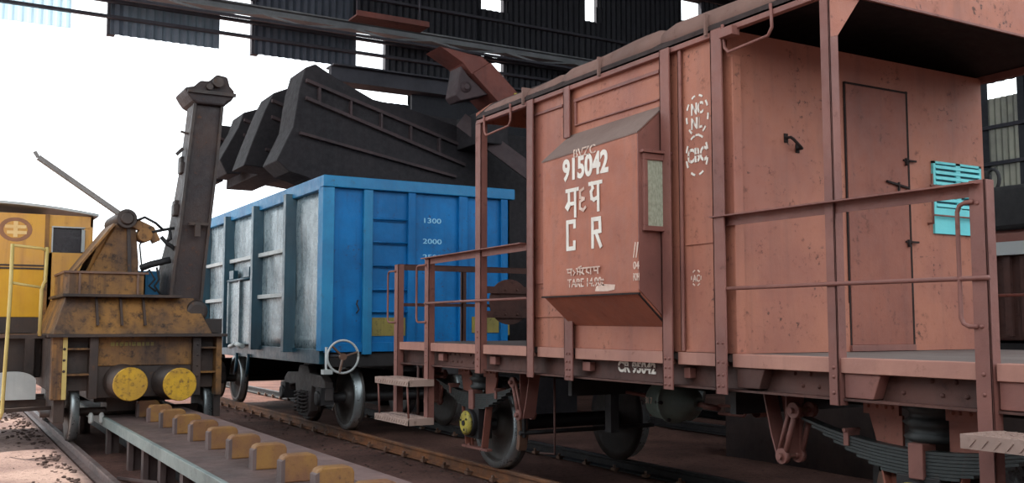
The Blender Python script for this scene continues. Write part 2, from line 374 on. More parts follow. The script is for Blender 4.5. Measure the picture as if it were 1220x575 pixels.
# right-hand wall of the shed, with one bright slot and one run of sheeting coloured paler to look daylit
XR = 26.0
struct('wall_right', MB().corrug((XR, -4, 8.55), (0, 1, 0), (0, 0, 1), 32, 5.25, .3, .04), 'sheet_black')
struct('wall_right', MB().corrug((XR, -4, -.4), (0, 1, 0), (0, 0, 1), 32, 5.4, .3, .04), 'sheet_black')
struct('wall_right', MB().corrug((XR, 17.5, 5.0), (0, 1, 0), (0, 0, 1), 10.5, 3.6, .3, .04), 'sheet_black')
struct('wall_right', MB().corrug((XR, -4, 5.0), (0, 1, 0), (0, 0, 1), 20.55, 3.6, .3, .04), 'sheet_black')
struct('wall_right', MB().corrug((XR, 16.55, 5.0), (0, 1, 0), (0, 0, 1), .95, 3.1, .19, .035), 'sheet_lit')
g = MB()
for z in (6.2, 7.25): g.box(XR - .16, XR - .06, 12, 22, z - .05, z + .05)
struct('trim_3', g, 'truss')
# unseen walls added at left and front to block low daylight; open above
struct('light_block_left', MB().corrug((-5.0, -12, -.4), (0, 1, 0), (0, 0, 1), 24, 5.2, .3, .04), 'sheet_dark')
struct('light_block_front', MB().corrug((-5.0, -12, -.4), (1, 0, 0), (0, 0, 1), 31, 6.0, .3, .04), 'sheet_dark')
# roof
struct('ceiling', MB().corrug((-4.95, 3.4, 13.8), (0, 1, 0), (1, 0, 0), 24.8, 31.0, .4, .04), 'roofing')

# long pale tie girder with its bracing truss under the roof
t = thing('roof_girder', (9, 27, 10.3), 'pale grey steel girder with zigzag bracing, high before the corrugated end wall', 'girder')
g = MB(); g.box(-6, 25.5, 26.75, 27.1, 10.42, 10.46).box(-6, 25.5, 26.75, 27.1, 10.22, 10.26).box(-6, 25.5, 26.90, 26.95, 10.24, 10.44)
g.build('chord', 'girder', t)
g = MB(); g.box(-6, 25.5, 26.6, 26.68, 9.98, 10.05); g.build('lower_chord', 'truss', t)
x = -5.5; k = 0
while x < 24:
    MB().bar((x, 26.8, 10.25), (x + 1.1, 26.64, 10.02), .06, .06).bar((x + 1.1, 26.64, 10.02), (x + 2.6, 26.8, 10.25), .06, .06).build('brace', 'girder', t)
    x += 2.6
# crane-way plate hanging in the dark
t = thing('hanging_plate', (8.45, 20, 8.3), 'thin rusty brown plate hanging in the dark above the pale girder', 'plate')
MB().box(7.6, 9.33, 19.8, 20.3, 8.30, 8.34).box(7.6, 9.33, 19.8, 19.84, 8.34, 8.42).build('tray', 'red_arm', t)
MB().box(8.3, 8.5, 19.86, 20.2, 8.342, 8.40).build('clamp', 'truss', t)
for x in (7.7, 9.2): MB().cyl((x, 20.05, 8.34), (x, 20.05, 13.75), .02, 6).build('hanger_rod', 'truss', t)
# deep dark-grey beam with the bright slot below it
t = thing('portal_beam', (8.6, 24, 7.8), 'deep grey plate beam under the corrugated end wall, above the tippler', 'beam')
MB().box(8.5, 25.5, 23.9, 24.1, 7.86, 8.24).build('web', 'truss', t)
for z in (7.82, 8.24): MB().box(8.5, 25.5, 23.7, 24.3, z, z + .04).build('flange', 'truss', t)
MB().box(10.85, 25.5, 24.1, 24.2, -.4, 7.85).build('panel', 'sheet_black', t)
MB().box(16.5, 16.9, 23.7, 24.3, -.4, 7.85).build('column', 'truss', t)
# roof columns in the dark
for x, y in ((24.5, 10.0),):
    c = thing('steel_column', (x, y, -.4), 'dark steel column standing in the shed behind the brown brake van', 'column')
    MB().box(x - .2, x + .2, y - .2, y - .17, -.39, 13.7).box(x - .2, x + .2, y + .17, y + .2, -.39, 13.7).box(x - .02, x + .02, y - .18, y + .18, -.39, 13.7).build('shaft', 'truss', c)
    MB().box(x - .35, x + .35, y - .35, y + .35, -.4, -.33).build('base_plate', 'truss', c)

# ================================================================ RAILS
def rail(x, y0, y1, top, label, group='rails laid on the shed floor', side='rail_side', clips=True, h=.15):
    t = thing('rail', (x, (y0 + y1) / 2, top - h), label, 'rail', group)
    g = MB()
    prof = [(-.07, -h), (.07, -h), (.07, -h + .018), (.012, -h + .035), (.012, -.045), (.035, -.035), (.035, -.006), (.028, 0), (-.028, 0), (-.035, -.006), (-.035, -.035), (-.012, -.045), (-.012, -h + .035), (-.07, -h + .018)]
    g.xz([(x + a, top + b) for a, b in prof], y0, y1); g.build('rail_bar', side, t)
    MB().box(x - .03, x + .03, y0, y1, top - .004, top - .0005).build('running_surface', 'grey_steel', t)
    if clips:
        y = max(y0, 6.3)
        while y < min(y1, 26):
            MB().box(x - .12, x - .045, y - .04, y + .04, top - h + .005, top - h + .04).cyl((x - .095, y, top - h + .04), (x - .095, y, top - h + .075), .018, 6).build('rail_clip', 'rail', t)
            y += .62
    return t
rail(5.65, -4, 50, 0, 'near rusty orange rail under the brown brake van and blue wagon')
rail(7.35, -4, 50, 0, 'far dark rail of the wagon track, behind the van wheels', side='under')
rail(1.70, -4, 50, 0, 'pale dusty rail beside the sunlit dust, carrying the yellow machine', side='rack', clips=False)
rail(3.48, 12, 50, 0, 'rail between the toothed rack and the blue wagon, under the yellow machine', side='rack', clips=False)

# dark concrete edge and floor behind the van
struct('wall_far', MB().box(9.5, 12.0, -4, 10.5, -.4, .75), 'concrete')

# ================================================================ BRAKE VAN
van = thing('brake_van', (6.5, 6.9, 0), 'brown-red goods brake van numbered 915042 with a bulging lookout and open end platforms', 'railway wagon')
X0, X1 = 5.0, 8.0; YA, YC = 5.44, 8.30          # body ends (near, far)
YN, YF = 2.2, 11.60                              # headstocks
ZF, ZR = 1.42, 3.82
# floor and sole bars
MB().box(X0 + .02, X1 - .02, YN, YF, 1.36, ZF - .004).build('platform_floor', 'van_floor', van)
def edge(ya, yb):
    MB().box(X0 - .02, X0 + .06, ya, yb, 1.325, ZF).box(X0 + .06, X0 + .1, ya, yb, 1.38, ZF).build('edge_angle', 'edge', van, .004)
for a, b in ((YN, 3.36), (3.48, 4.43), (4.51, 5.42), (5.54, 6.03), (6.15, 7.46), (7.60, 8.11), (8.23, 9.20), (9.34, 10.48), (10.60, 11.38)): edge(a, b)
for s_, xx in ((1, X0 + .10), (-1, X1 - .10)):
    g = MB().box(xx - .006, xx + .006, YN, YF, 1.15, 1.36)
    g.box(min(xx, xx - s_ * .10), max(xx, xx - s_ * .10), YN, YF, 1.15, 1.165)
    if s_ == 1:
        pts = []
        for yy in (3.05, 3.2, 3.62, 3.78, 4.05, 4.2, 4.36, 4.72, 4.86, 9.5, 9.62, 9.9, 10.0, 10.12, 10.26, 10.7):
            pts += [(xx - .006, yy, 1.22), (xx - .006, yy + .07, 1.30)]
        g.rivets(pts, (-1, 0, 0), .016)
    g.build('sole_bar', 'van_sole', van)
for y0, y1 in ((YN - .02, YN + .1), (YF - .1, YF + .02)):
    MB().box(X0 + .02, X1 - .02, y0, y1, 1.12, 1.40).build('headstock', 'van_frame', van, .006)
# small boxes and brackets on the sole bar
for (ya, yb) in ((4.28, 4.44), (5.30, 5.42), (7.30, 7.42), (9.02, 9.14), (10.25, 10.37), (5.95, 6.02)):
    MB().box(X0 + .03, X0 + .09, ya, yb, 1.22, 1.30).build('label_clip', 'van_frame', van, .004)
g = MB().yz([(5.40, 1.18), (5.40, 1.325), (5.12, 1.325), (5.18, 1.18)], X0 + .0, X0 + .09); g.build('tool_box', 'van_sole', van, .006)
g = MB().yz([(4.42, 1.17), (4.42, 1.325), (4.14, 1.325), (4.2, 1.17)], X0 + .0, X0 + .09); g.build('tool_box', 'van_frame', van, .006)
g = MB().yz([(3.36, 1.17), (3.36, 1.325), (3.0, 1.325), (3.06, 1.17)], X0 + .0, X0 + .09); g.build('tool_box', 'van_frame', van, .006)

# body
wall_b = MB().box(X0, X0 + .05, YA, YC, ZF, ZR); wall_b.build('side_wall', 'van', van, .004)
MB().box(X1 - .05, X1, YA, YC, ZF, ZR).build('side_wall', 'van', van)
endw = MB().box(X0 + .05, X1 - .05, YA, YA + .05, ZF, ZR).build('end_wall', 'van', van)
MB().box(X0 + .05, X1 - .05, YC - .05, YC, ZF, ZR).build('end_wall', 'van', van)
MB().box(X0 + .06, X1 - .05, YA - .006, YA, ZF, 1.80).build('kick_plate', 'van', van)
MB().box(X0 + .0, X0 + .09, YA - .05, YA + .01, ZF, 3.62).build('corner_angle', 'van', van, .006)
# side ribs
def rib(ya, yb, z0, z1, xo=.075, mat='van_frame', riv=None, dirn=0):
    g = MB().box(X0 - xo, X0 - xo + .014, ya, yb, z0, z1)
    ym = ya if dirn else yb
    g.box(X0 - xo, X0, min(ym, ym + (.014 if dirn else -.014)), max(ym, ym + (.014 if dirn else -.014)), z0, z1)
    if riv: g.rivets([(X0 - xo, (ya + yb) / 2 + dy, z) for z in riv for dy in ((-.025, .025) if yb - ya > .11 else (0,))], (-1, 0, 0), .013)
    return g.build('wall_rib', mat, van, .003)
rib(6.03, 6.15, 1.13, ZR, riv=(1.17, 1.23, 1.30, 1.37)); rib(8.11, 8.23, 1.13, ZR, .07, dirn=0)
rib(7.48, 7.58, 3.34, ZR, .06); rib(7.46, 7.60, 1.13, 1.86, .05, riv=(1.17, 1.23, 1.30, 1.37)); rib(5.94, 5.98, 1.43, ZR, .03)
rib(5.42, 5.54, 1.13, ZR, .08, riv=(1.19, 1.27, 1.36, 1.5))
MB().box(X0 - .02, X0, 5.55, 5.93, 1.425, 1.44).box(X0 - .012, X0, 5.55, 5.93, 2.24, 2.25).each('weld_strip', 'van', van)
MB().box(X0 - .025, X0, 6.22, 7.46, 3.66, 3.69).box(X0 - .02, X0, 6.24, 7.44, 3.44, 3.452).box(X0 - .02, X0, 7.43, 7.455, 3.44, 3.69).box(X0 - .02, X0, 7.66, 8.24, 3.66, 3.685).build('upper_moulding', 'van_frame', van, .003)
MB().box(X0 - .012, X0, 7.95, 8.24, 2.02, 2.2).box(X0 - .014, X0, 7.64, 8.24, 1.70, 1.71).each('patch_plate', 'van', van, .003)
# lookout (bulging observation bay)
XD = 4.69; D0, D1 = 6.14, 7.54
pts = [(D0, 1.87), (D1, 1.87), (D1, 3.10), (D0, 3.10)]
g = MB()
A = [(XD, D0, 1.88), (XD, D1, 1.88), (XD, D1, 3.09), (XD, D0, 3.13)]
B = [(X0 - .001, D0 + .04, 1.61), (X0 - .001, D1, 1.62), (X0 - .001, D1, 3.36), (X0 - .001, D0 + .04, 3.38)]
g.hexa([A[0], A[1], B[1], B[0], A[3], A[2], B[2], B[3]])
look = g.build('lookout', 'van_duct', van, .012)
MB().hexa([(XD - .004, D0 - .01, 3.128), (XD - .004, D1 + .01, 3.088), (X0 - .001, D1 + .01, 3.36), (X0 - .001, D0 + .03, 3.38), (XD - .004, D0 - .01, 3.14), (XD - .004, D1 + .01, 3.10), (X0 - .001, D1 + .01, 3.372), (X0 - .001, D0 + .03, 3.392)]).build('lookout_top_plate', 'duct_top', look)
MB().hexa([(XD + .004, D0 - .006, 1.90), (X0 - .002, D0 + .03, 1.66), (X0 - .002, D0 + .045, 1.66), (XD + .004, D0 + .01, 1.90), (XD + .004, D0 - .006, 3.12), (X0 - .002, D0 + .03, 3.37), (X0 - .002, D0 + .045, 3.37), (XD + .004, D0 + .01, 3.12)]).build('lookout_cheek', 'van_frame', look)
MB().bar((XD + .005, D1 + .02, 1.875), (XD + .005, D0 - .01, 1.872), .016, .014).bar((XD, D0, 1.87), (X0, D0 + .04, 1.62), .012, .012).build('drip_edge', 'black_gap', look)
# the lookout's own little window, on the face turned to the near end
g = MB(); yy = D0 - .012
g.box(4.73, 4.98, yy - .02, yy + .02, 2.36, 2.40).box(4.73, 4.98, yy - .02, yy + .02, 2.92, 2.97).box(4.73, 4.77, yy - .02, yy + .02, 2.4, 2.92).box(4.94, 4.98, yy - .02, yy + .02, 2.4, 2.92)
fr = g.build('lookout_window_frame', 'van_frame', look, .004)
MB().box(4.768, 4.942, yy - .006, yy + .006, 2.40, 2.92).build('pane', 'dusty_glass', look)
MB().box(4.71, 5.0, yy - .04, yy + .01, 2.975, 2.995).build('window_hood', 'van_frame', look)
# lettering on the lookout
XT = XD - .003
text_part('class_lettering', 'BVZC', 'side', (XT, 7.03, 3.055), .33, .075, 'white_worn', van, .01, ((.1, 0), (.36, 0), (.62, 0), (.88, 0)))
text_part('running_number', '915042', 'side', (XT, 7.20, 2.865), .68, .20, 'white', van, .035)
stroke_part('railway_initials', [[(0, .97), (.36, .97)], [(.08, .97), (.08, .45)], [(.08, .47), (.28, .47)], [(.06, .5), (.0, .38), (.05, .3), (.1, .42)], [(.29, .97), (.29, .0)]], (XT, 7.14, 2.555), .48, .235, 'white', van, .032)
stroke_part('railway_initials', [[(.33, .95), (.2, .88), (.2, .62), (.36, .55), (.36, .52), (.2, .45), (.2, .18), (.34, .08), (.42, .18)]], (XT, 7.00, 2.575), .36, .21, 'white_worn', van, .024)
stroke_part('railway_initials', [[(0, .97), (.4, .97)], [(.07, .97), (.12, .8), (.06, .68), (.08, .45), (.16, .38), (.3, .45)], [(.31, .97), (.31, .0)]], (XT, 6.79, 2.575), .42, .235, 'white', van, .032)
stroke_part('railway_initials', [[(.9, .78), (.9, .96), (.1, .96), (.1, .04), (.9, .04), (.9, .24)]], (XT, 7.14, 2.27), .135, .25, 'white', van, .036)
stroke_part('railway_initials', [[(.08, 0), (.08, .96), (.85, .96), (.9, .52), (.1, .5)], [(.45, .5), (.95, 0)]], (XT, 6.76, 2.275), .135, .235, 'white', van, .036)
stroke_part('small_lettering', [[(0, .9), (.16, .9)], [(.03, .9), (.03, .45), (.12, .45)], [(.14, .9), (.14, .1)], [(.2, .7), (.26, .4), (.22, .1)], [(.3, .9), (.56, .9)], [(.34, .9), (.34, .2)], [(.42, .9), (.42, .1)], [(.36, .5), (.5, .3)], [(.52, .9), (.48, .3), (.54, .1)], [(.38, 1), (.46, 1.15)], [(.6, .9), (.78, .9)], [(.64, .9), (.62, .4), (.7, .2)], [(.75, .9), (.75, .1)], [(.82, .9), (1, .9)], [(.85, .9), (.85, .45), (.95, .45)], [(.96, .9), (.96, .1)]], (XT, 7.14, 2.045), .50, .065, 'white_worn', van, .011)
text_part('small_lettering', 'TARE 14.90t', 'side', (XT, 7.13, 1.945), .54, .075, 'white_worn', van, .015, ((.5, 1),))
MB().yz([(6.72, 1.905), (6.55, 1.90), (6.45, 1.91), (6.44, 1.95), (6.60, 1.96), (6.7, 1.945)], XT - .002, XT + .002).build('paint_smear', 'white_worn', van)
text_part('small_lettering', 'POH', 'side', (XT, 6.20, 1.97), .075, .06, 'white_worn', van, .02)
text_part('small_lettering', '04', 'side', (XT, 6.20, 2.06), .075, .06, 'white_worn', van, .02)
text_part('small_lettering', '//', 'side', (XT, 6.20, 2.15), .07, .12, 'white_worn', van, .02)
# round stencils
def ring(yc, zc, ry, rz, n, mat, th=.016):
    for k in range(n):
        mb = MB(); a0 = 2 * PI * (k + .25) / n; a1 = 2 * PI * (k + .72) / n
        p = [(X0 - .003, yc + ry * math.sin(a), zc + rz * math.cos(a)) for a in (a0, (a0 + a1) / 2, a1)]
        for a, b in zip(p, p[1:]): mb.bar(a, b, .005, th, up=Vector((1, 0, 0)).cross(Vector(b) - Vector(a)))
        mb.build('circle_dash', mat, van)
ring(5.78, 3.235, .125, .155, 9, 'white'); ring(5.79, 2.925, .125, .155, 8, 'white')
ST = ((.2, 0), (.5, 0), (.8, 0))
text_part('stencil_letters', 'NC', 'side', (X0 - .003, 5.85, 3.24), .14, .095, 'white', van, .03, ((.25, 0), (.7, 0)))
text_part('stencil_letters', 'NL', 'side', (X0 - .003, 5.85, 3.13), .125, .09, 'white', van, .03, ((.25, 0), (.7, 0)))
text_part('stencil_letters', 'CBC', 'side', (X0 - .003, 5.90, 2.87), .22, .115, 'white', van, .03, ((.12, 0), (.5, 0), (.86, 0), (.5, 1)))
ring(5.82, 1.985, .055, .06, 6, 'white_worn', .01)
text_part('stencil_letters', 'AC', 'side', (X0 - .003, 5.86, 1.955), .08, .055, 'white_worn', van, .02, ((.5, 0),))
text_part('sole_bar_number', 'CR 95042', 'side', (X0 + .088, 6.96, 1.225), .52, .10, 'white', van, .04, ((.5, 1),))
# end wall: door, grab handle, louvred window
ye = YA
door = MB().box(6.24, 6.96, ye - .018, ye, 1.47, 3.56).build('door', 'van_door', van, .004)
MB().box(6.225, 6.24, ye - .012, ye, 1.46, 3.57).box(6.96, 6.98, ye - .02, ye, 1.46, 3.58).box(6.225, 6.98, ye - .022, ye, 3.56, 3.575).build('door_gap', 'black_gap', van)
MB().box(6.22, 6.98, ye - .03, ye, ZF, 1.47).build('door_sill', 'van_frame', van, .004)
for z in (2.98, 2.68, 2.30):
    MB().cyl((6.93, ye - .03, z - .03), (6.93, ye - .03, z + .03), .012, 8).box(6.90, 7.06, ye - .03, ye - .018, z + .005, z + .02).build('hinge', 'black_gap', door)
MB().bar((6.68, ye - .03, 2.80), (6.95, ye - .03, 2.76), .016, .016).bar((6.82, ye - .035, 2.80), (6.82, ye - .035, 2.72), .014, .014).build('latch', 'black_gap', door)
MB().yz([(0, 0)] * 0 + [(ye - .02, 1.42), (ye - .02, 1.62), (ye - .015, 1.62), (ye - .015, 1.42)], 6.30, 6.90)
g = MB(); g.tube([(5.58, ye, 3.055), (5.58, ye - .05, 3.055), (5.60, ye - .06, 3.04), (5.68, ye - .06, 2.985), (5.70, ye - .05, 2.98), (5.70, ye, 2.98)], .012)
g.box(5.56, 5.60, ye - .006, ye, 3.02, 3.09).box(5.68, 5.72, ye - .006, ye, 2.95, 3.02); g.build('grab_loop', 'black_gap', van)
g = MB()
for z0, z1 in ((2.40, 2.60), (2.60, 2.62)): g.box(7.28, 7.93, ye - .02, ye, z0, z1)
g.box(7.28, 7.31, ye - .022, ye, 2.62, 3.02).box(7.90, 7.93, ye - .022, ye, 2.62, 3.02).box(7.58, 7.64, ye - .022, ye, 2.62, 3.02).box(7.28, 7.93, ye - .022, ye, 3.0, 3.02)
z = 2.63
while z < 3.0:
    g.hexa([(7.31, ye - .028, z), (7.90, ye - .028, z), (7.90, ye - .004, z), (7.31, ye - .004, z), (7.31, ye - .020, z + .028), (7.90, ye - .020, z + .028), (7.90, ye, z + .028), (7.31, ye, z + .028)]); z += .047
shut = g.build('louvred_shutter', 'turq', van); shut['label'] = 'turquoise louvred shutter'
MB().box(7.30, 7.92, ye - .006, ye - .001, 2.61, 3.01).build('louvre_backing', 'turq_dark', shut)
MB().tube([(7.20, ye - .05, 2.80), (8.0, ye - .05, 2.78)], .012).tube([(7.22, ye - .05, 2.90), (7.22, ye - .05, 2.48), (7.22, ye, 2.48)], .010).tube([(7.22, ye - .05, 2.55), (7.9, ye - .05, 2.55)], .008).box(7.56, 7.66, ye - .06, ye - .03, 2.77, 2.82).build('shutter_bar', 'van_frame', shut)

# roof: shallow arch running past both ends of the body, with a rolled gutter edge in three sections
def roof_prof(off, xa=X0 - .05, xb=X1 + .05, n=18):
    pts = []
    for i in range(n + 1):
        u = i / n; x = xa + (xb - xa) * u; s_ = abs(2 * u - 1)
        pts.append((x, ZR + .17 * (1 - s_ ** 6) ** .5 * .9 + .20 * (1 - s_ ** 2) + off))
    return pts
RY0, RY1 = 4.43, 9.32
up = roof_prof(.05); dn = roof_prof(0.0)
g = MB()
for (a, b) in zip(range(18), range(1, 19)):
    g.hexa([(up[a][0], RY0, dn[a][1]), (up[b][0], RY0, dn[b][1]), (up[b][0], RY1, dn[b][1]), (up[a][0], RY1, dn[a][1]), (up[a][0], RY0, up[a][1]), (up[b][0], RY0, up[b][1]), (up[b][0], RY1, up[b][1]), (up[a][0], RY1, up[a][1])])
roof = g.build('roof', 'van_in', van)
def roll(y0, y1, r0, r1, zc0, zc1):
    mb = MB(); n = 14; m_ = 10; vs = []; fs = []
    for j in range(m_ + 1):
        v = j / m_; y = y0 + (y1 - y0) * v; cap = min(1, math.sqrt(min(v, 1 - v) * m_ * .55 + .18)) if False else 1
        r = (r0 + (r1 - r0) * v) * (.62 if j in (0,) else 1.0) * (.75 if j == m_ else 1.0) * (1 + .03 * math.sin(9 * v + y0))
        zc = zc0 + (zc1 - zc0) * v + .006 * math.sin(7 * v + 2 * y0)
        for k in range(n + 1):
            a = PI * (-.30 + 1.2 * k / n); vs.append((X0 + .09 - r * 1.0 * math.cos(a) * 1.15, y, zc + r * math.sin(a)))
    for j in range(m_):
        for k in range(n): a = j * (n + 1) + k; fs.append((a, a + 1, a + n + 2, a + n + 1))
    fs.append(tuple(range(n + 1))[::-1]); fs.append(tuple(m_ * (n + 1) + k for k in range(n + 1)))
    mb.add(vs, fs, True); return mb.build('gutter_roll', 'van_roof', roof)
roll(7.58, RY1, .11, .10, 3.89, 3.87); roll(6.12, 7.68, .125, .115, 3.915, 3.90); roll(4.44, 6.20, .115, .125, 3.905, 3.92)
for y in (8.3, 5.6, 7.0): MB().box(X0 - .075, X0 + .05, y - .01, y + .01, 3.80, 3.97).build('roof_strap', 'van_roof', roof)
# roof side rail under the roll
MB().box(X0 - .05, X0, RY0, RY1, ZR - .04, ZR + .02).build('cant_rail', 'van_frame', van, .004)
MB().box(X1, X1 + .05, RY0, RY1, ZR - .04, ZR + .02).build('cant_rail', 'van_frame', van)
# end fascia of the near canopy with gusset
FY = 4.46
g = MB().xz([(X0 - .05, 3.80), (X1 + .05, 3.80), (X1 + .05, 3.9)] + [(x, z + .055) for x, z in roof_prof(0)[::-1][1:-1]] + [(X0 - .05, 3.9)], FY - .03, FY - .018)
g.build('end_fascia', 'van', van)
MB().box(X0 - .05, X1 + .05, FY - .05, FY - .018, 3.80, 3.815).build('fascia_flange', 'van_frame', van)
MB().xz([(X0 - .03, 3.80), (X0 + .26, 3.80), (X0 + .04, 3.52), (X0 - .03, 3.50)], FY - .03, FY - .015).build('gusset', 'van', van, .003)
g = MB().xz([(X0 - .05, 3.80), (X1 + .05, 3.80), (X1 + .05, 3.9)] + [(x, z + .055) for x, z in roof_prof(0)[::-1][1:-1]] + [(X0 - .05, 3.9)], RY1 - .02, RY1 - .008)
g.build('end_fascia', 'van', van)
# canopy posts and railing posts (angle iron)
def post(y, z0, z1, x=X0, w_=.075, d_=.075, name='canopy_post', mat='van_frame', riv=()):
    s_ = -1 if x < 6.5 else 1
    g = MB().box(min(x + s_ * .03, x + s_ * .042), max(x + s_ * .03, x + s_ * .042), y - w_ / 2, y + w_ / 2, z0, z1)
    g.box(min(x + s_ * .042, x - s_ * .04), max(x + s_ * .042, x - s_ * .04), y - w_ / 2, y - w_ / 2 + .012, z0, z1)
    if riv: g.rivets([(x + s_ * .042, y, z) for z in riv], (s_, 0, 0), .013)
    return g.build(name, mat, van, .003)
post(4.47, 1.12, 3.82, w_=.078, riv=(1.2, 1.3, 1.36)); post(9.28, 1.12, 3.80, w_=.12, d_=.1, riv=(1.2, 1.27, 1.34, 1.5, 1.56))
post(4.50, 1.12, 3.82, x=X1); post(9.28, 1.12, 3.80, x=X1)
post(3.42, .60, 2.43, w_=.10, name='railing_post', riv=(1.25, 1.36, 1.62, 1.88, 2.30)); post(2.50, .60, 2.43, w_=.10, name='railing_post')
post(10.55, .48, 2.40, w_=.11, name='railing_post', riv=(1.2, 1.28, 1.36, 1.6, 2.3)); post(11.44, .48, 2.38, w_=.11, name='railing_post', riv=(1.2, 1.3))
for y in (3.42, 2.5, 10.55, 11.44): post(y, 1.12, 2.38, x=X1, name='railing_post')
# side rails
def top_rail(ya, yb, x, za, zb):
    s_ = -1 if x < 6.5 else 1
    MB().bar((x + s_ * .02, ya, za), (x + s_ * .02, yb, zb), .012, .07).bar((x + s_ * .06, ya, za + .035), (x + s_ * .06, yb, zb + .035), .08, .01).build('top_rail', 'van_frame', van)
top_rail(3.40, 5.56, X0, 2.375, 2.385); top_rail(8.30, 10.60, X0, 2.39, 2.37); top_rail(3.40, 5.56, X1, 2.375, 2.385); top_rail(8.30, 10.60, X1, 2.39, 2.37)
MB().tube([(X0 - .05, 3.36, 1.885), (X0 - .05, 4.5, 1.89), (X0 - .06, 5.56, 1.89)], .014).build('middle_rail', 'van_frame', van)
MB().tube([(X0 - .05, 8.18, 1.885), (X0 - .05, 9.3, 1.885), (X0 - .05, 10.58, 1.88)], .014).build('middle_rail', 'van_frame', van)
for ya, yb in ((3.36, 5.56), (8.2, 10.58)): MB().tube([(X1 + .05, ya, 1.885), (X1 + .05, yb, 1.885)], .014).build('middle_rail', 'van_frame', van)
# end railing, far end, with round lamp plate
MB().box(X0 - .02, X1 + .02, 11.40, 11.412, 2.31, 2.38).box(X0 - .02, X1 + .02, 11.40, 11.46, 2.375, 2.385).build('end_rail', 'van_sole', van)
for x in (5.90, 7.1):
    MB().box(x - .03, x + .03, 11.41, 11.425, 1.42, 2.32).box(x - .03, x - .018, 11.41, 11.46, 1.42, 2.32).build('end_railing_post', 'van_sole', van)
MB().box(X0, X1, 11.425, 11.435, 1.86, 1.9).build('end_rail', 'van_sole', van)
pl = MB().cyl((6.56, 11.38, 1.93), (6.56, 11.40, 1.93), .30, 32).build('lamp_plate', 'van_sole', van)
MB().box(6.06, 7.06, 11.355, 11.38, 2.04, 2.13).box(6.06, 7.06, 11.355, 11.38, 1.72, 1.81).rivets([(x, 11.355, z) for x in (6.48, 6.66) for z in (2.085, 1.765)], (0, -1, 0), .02).build('plate_batten', 'van_sole', pl)
# near end rail (mostly outside the frame)
MB().box(X0 - .02, X1 + .02, 2.24, 2.252, 2.31, 2.38).build('end_rail', 'van_frame', van)
# grab handles (bent round bar)
def grab(y, sgn, z0, z1, x=X0 - .05, reach=.16):
    yo = y + sgn * reach; r = .05
    MB().tube([(x, y, z1), (x, yo - sgn * r, z1), (x, yo - sgn * .015, z1 - .015), (x, yo, z1 - r), (x, yo, z0 + r), (x, yo - sgn * .015, z0 + .015), (x, yo - sgn * r, z0), (x, y, z0)], .013).build('grab_handle', 'van_frame', van)
grab(10.55, 1, 1.66, 2.33, reach=.26); grab(11.44, 1, 1.66, 2.30, reach=.24)
grab(3.44, 1, 1.62, 2.31, reach=.10)
# roof lifting loops (bent bar hanging below the gutter)
for (ya, yb) in ((4.92, 5.42), (8.55, 9.12)):
    MB().tube([(X0 - .06, yb, ZR + .02), (X0 - .06, yb - .02, 3.66), (X0 - .06, yb - .06, 3.62), (X0 - .06, ya + .04, 3.64), (X0 - .06, ya, 3.69), (X0 - .06, ya + .01, ZR + .04)], .012).build('gutter_loop', 'van_frame', van)
MB().box(X0 - .10, X0 - .02, 5.28, 5.42, 3.73, 3.80).build('gutter_bracket', 'van_frame', van, .004)
# steps
def step(ya, yb, z, x0=4.68, x1=5.0):
    st = MB().box(x0, x1, ya, yb, z - .02, z).box(x0, x0 + .012, ya, yb, z - .075, z - .02).box(x0, x1, ya, ya + .012, z - .075, z - .02)
    g = st; y = ya + .05; k = 0
    while y < yb - .03:
        for xx in (x0 + .05, x0 + .13, x0 + .21, x0 + .28):
            d = .018 if (k % 2) else -.018
            g.bar((xx - .012, y - d, z + .002), (xx + .012, y + d, z + .002), .008, .006)
            k += 1
        g.bar((x0 - .003, y - .018, z - .02), (x0 - .003, y + .018, z - .06), .006, .01)
        y += .07
    g.build('chequered_step_tread', 'step', van)
step(10.42, 11.42, 1.0); step(10.42, 11.42, .56); step(2.35, 3.38, 1.06)
for y in (10.5, 11.36): MB().tube([(4.70, y, .95), (4.72, y, .56)], .012).build('step_hanger', 'van_frame', van)
MB().tube([(5.02, 10.9, 1.15), (5.02, 10.9, .55)], .016).build('step_hanger', 'van_sole', van)

# running gear ----------------------------------------------------
def wheel(parent, x, y, side, r=.5):
    """side -1: this wheel's outer face looks to -X"""
    sx = side
    w_ = MB().lathe((x - sx * .07, y, r + .006), (sx, 0, 0), [(0, r - .07), (0, r + .025), (.02, r + .028), (.035, r + .002), (.14, r - .004), (.14, r - .075), (.115, r - .08), (.085, r - .12), (.075, .19), (.11, .15), (.15, .12), (.15, .09)], 48)
    o = w_.build('wheel', 'wheel', parent)
    MB().lathe((x - sx * .07, y, r + .006), (sx, 0, 0), [(.036, r + .0035), (.142, r - .002), (.143, r - .07)], 48, caps=False).build('tyre', 'tyre', o)
    return o
def axlebox(parent, y, x=5.34, z=.53, r=.5):
    o = MB().box(x - .06, x + .12, y - .16, y + .16, z - .17, z + .17).lathe((x - .06, y, z), (-1, 0, 0), [(0, .15), (.05, .15), (.06, .14)], 24).build('axle_box', 'under', parent, .01)
    MB().lathe((x - .12, y, z), (-1, 0, 0), [(0, .135), (.02, .135), (.035, .105), (.04, .10)], 24).build('axle_cap', 'yellow_cap', o)
    MB().lathe((x - .16, y, z), (-1, 0, 0), [(0, .03), (.012, .03)], 12).rivets([(x - .158, y + .075 * math.cos(a), z + .075 * math.sin(a)) for a in (0.4, 2.5, 4.6)], (-1, 0, 0), .016).build('cap_bolt', 'under', o)
    return o
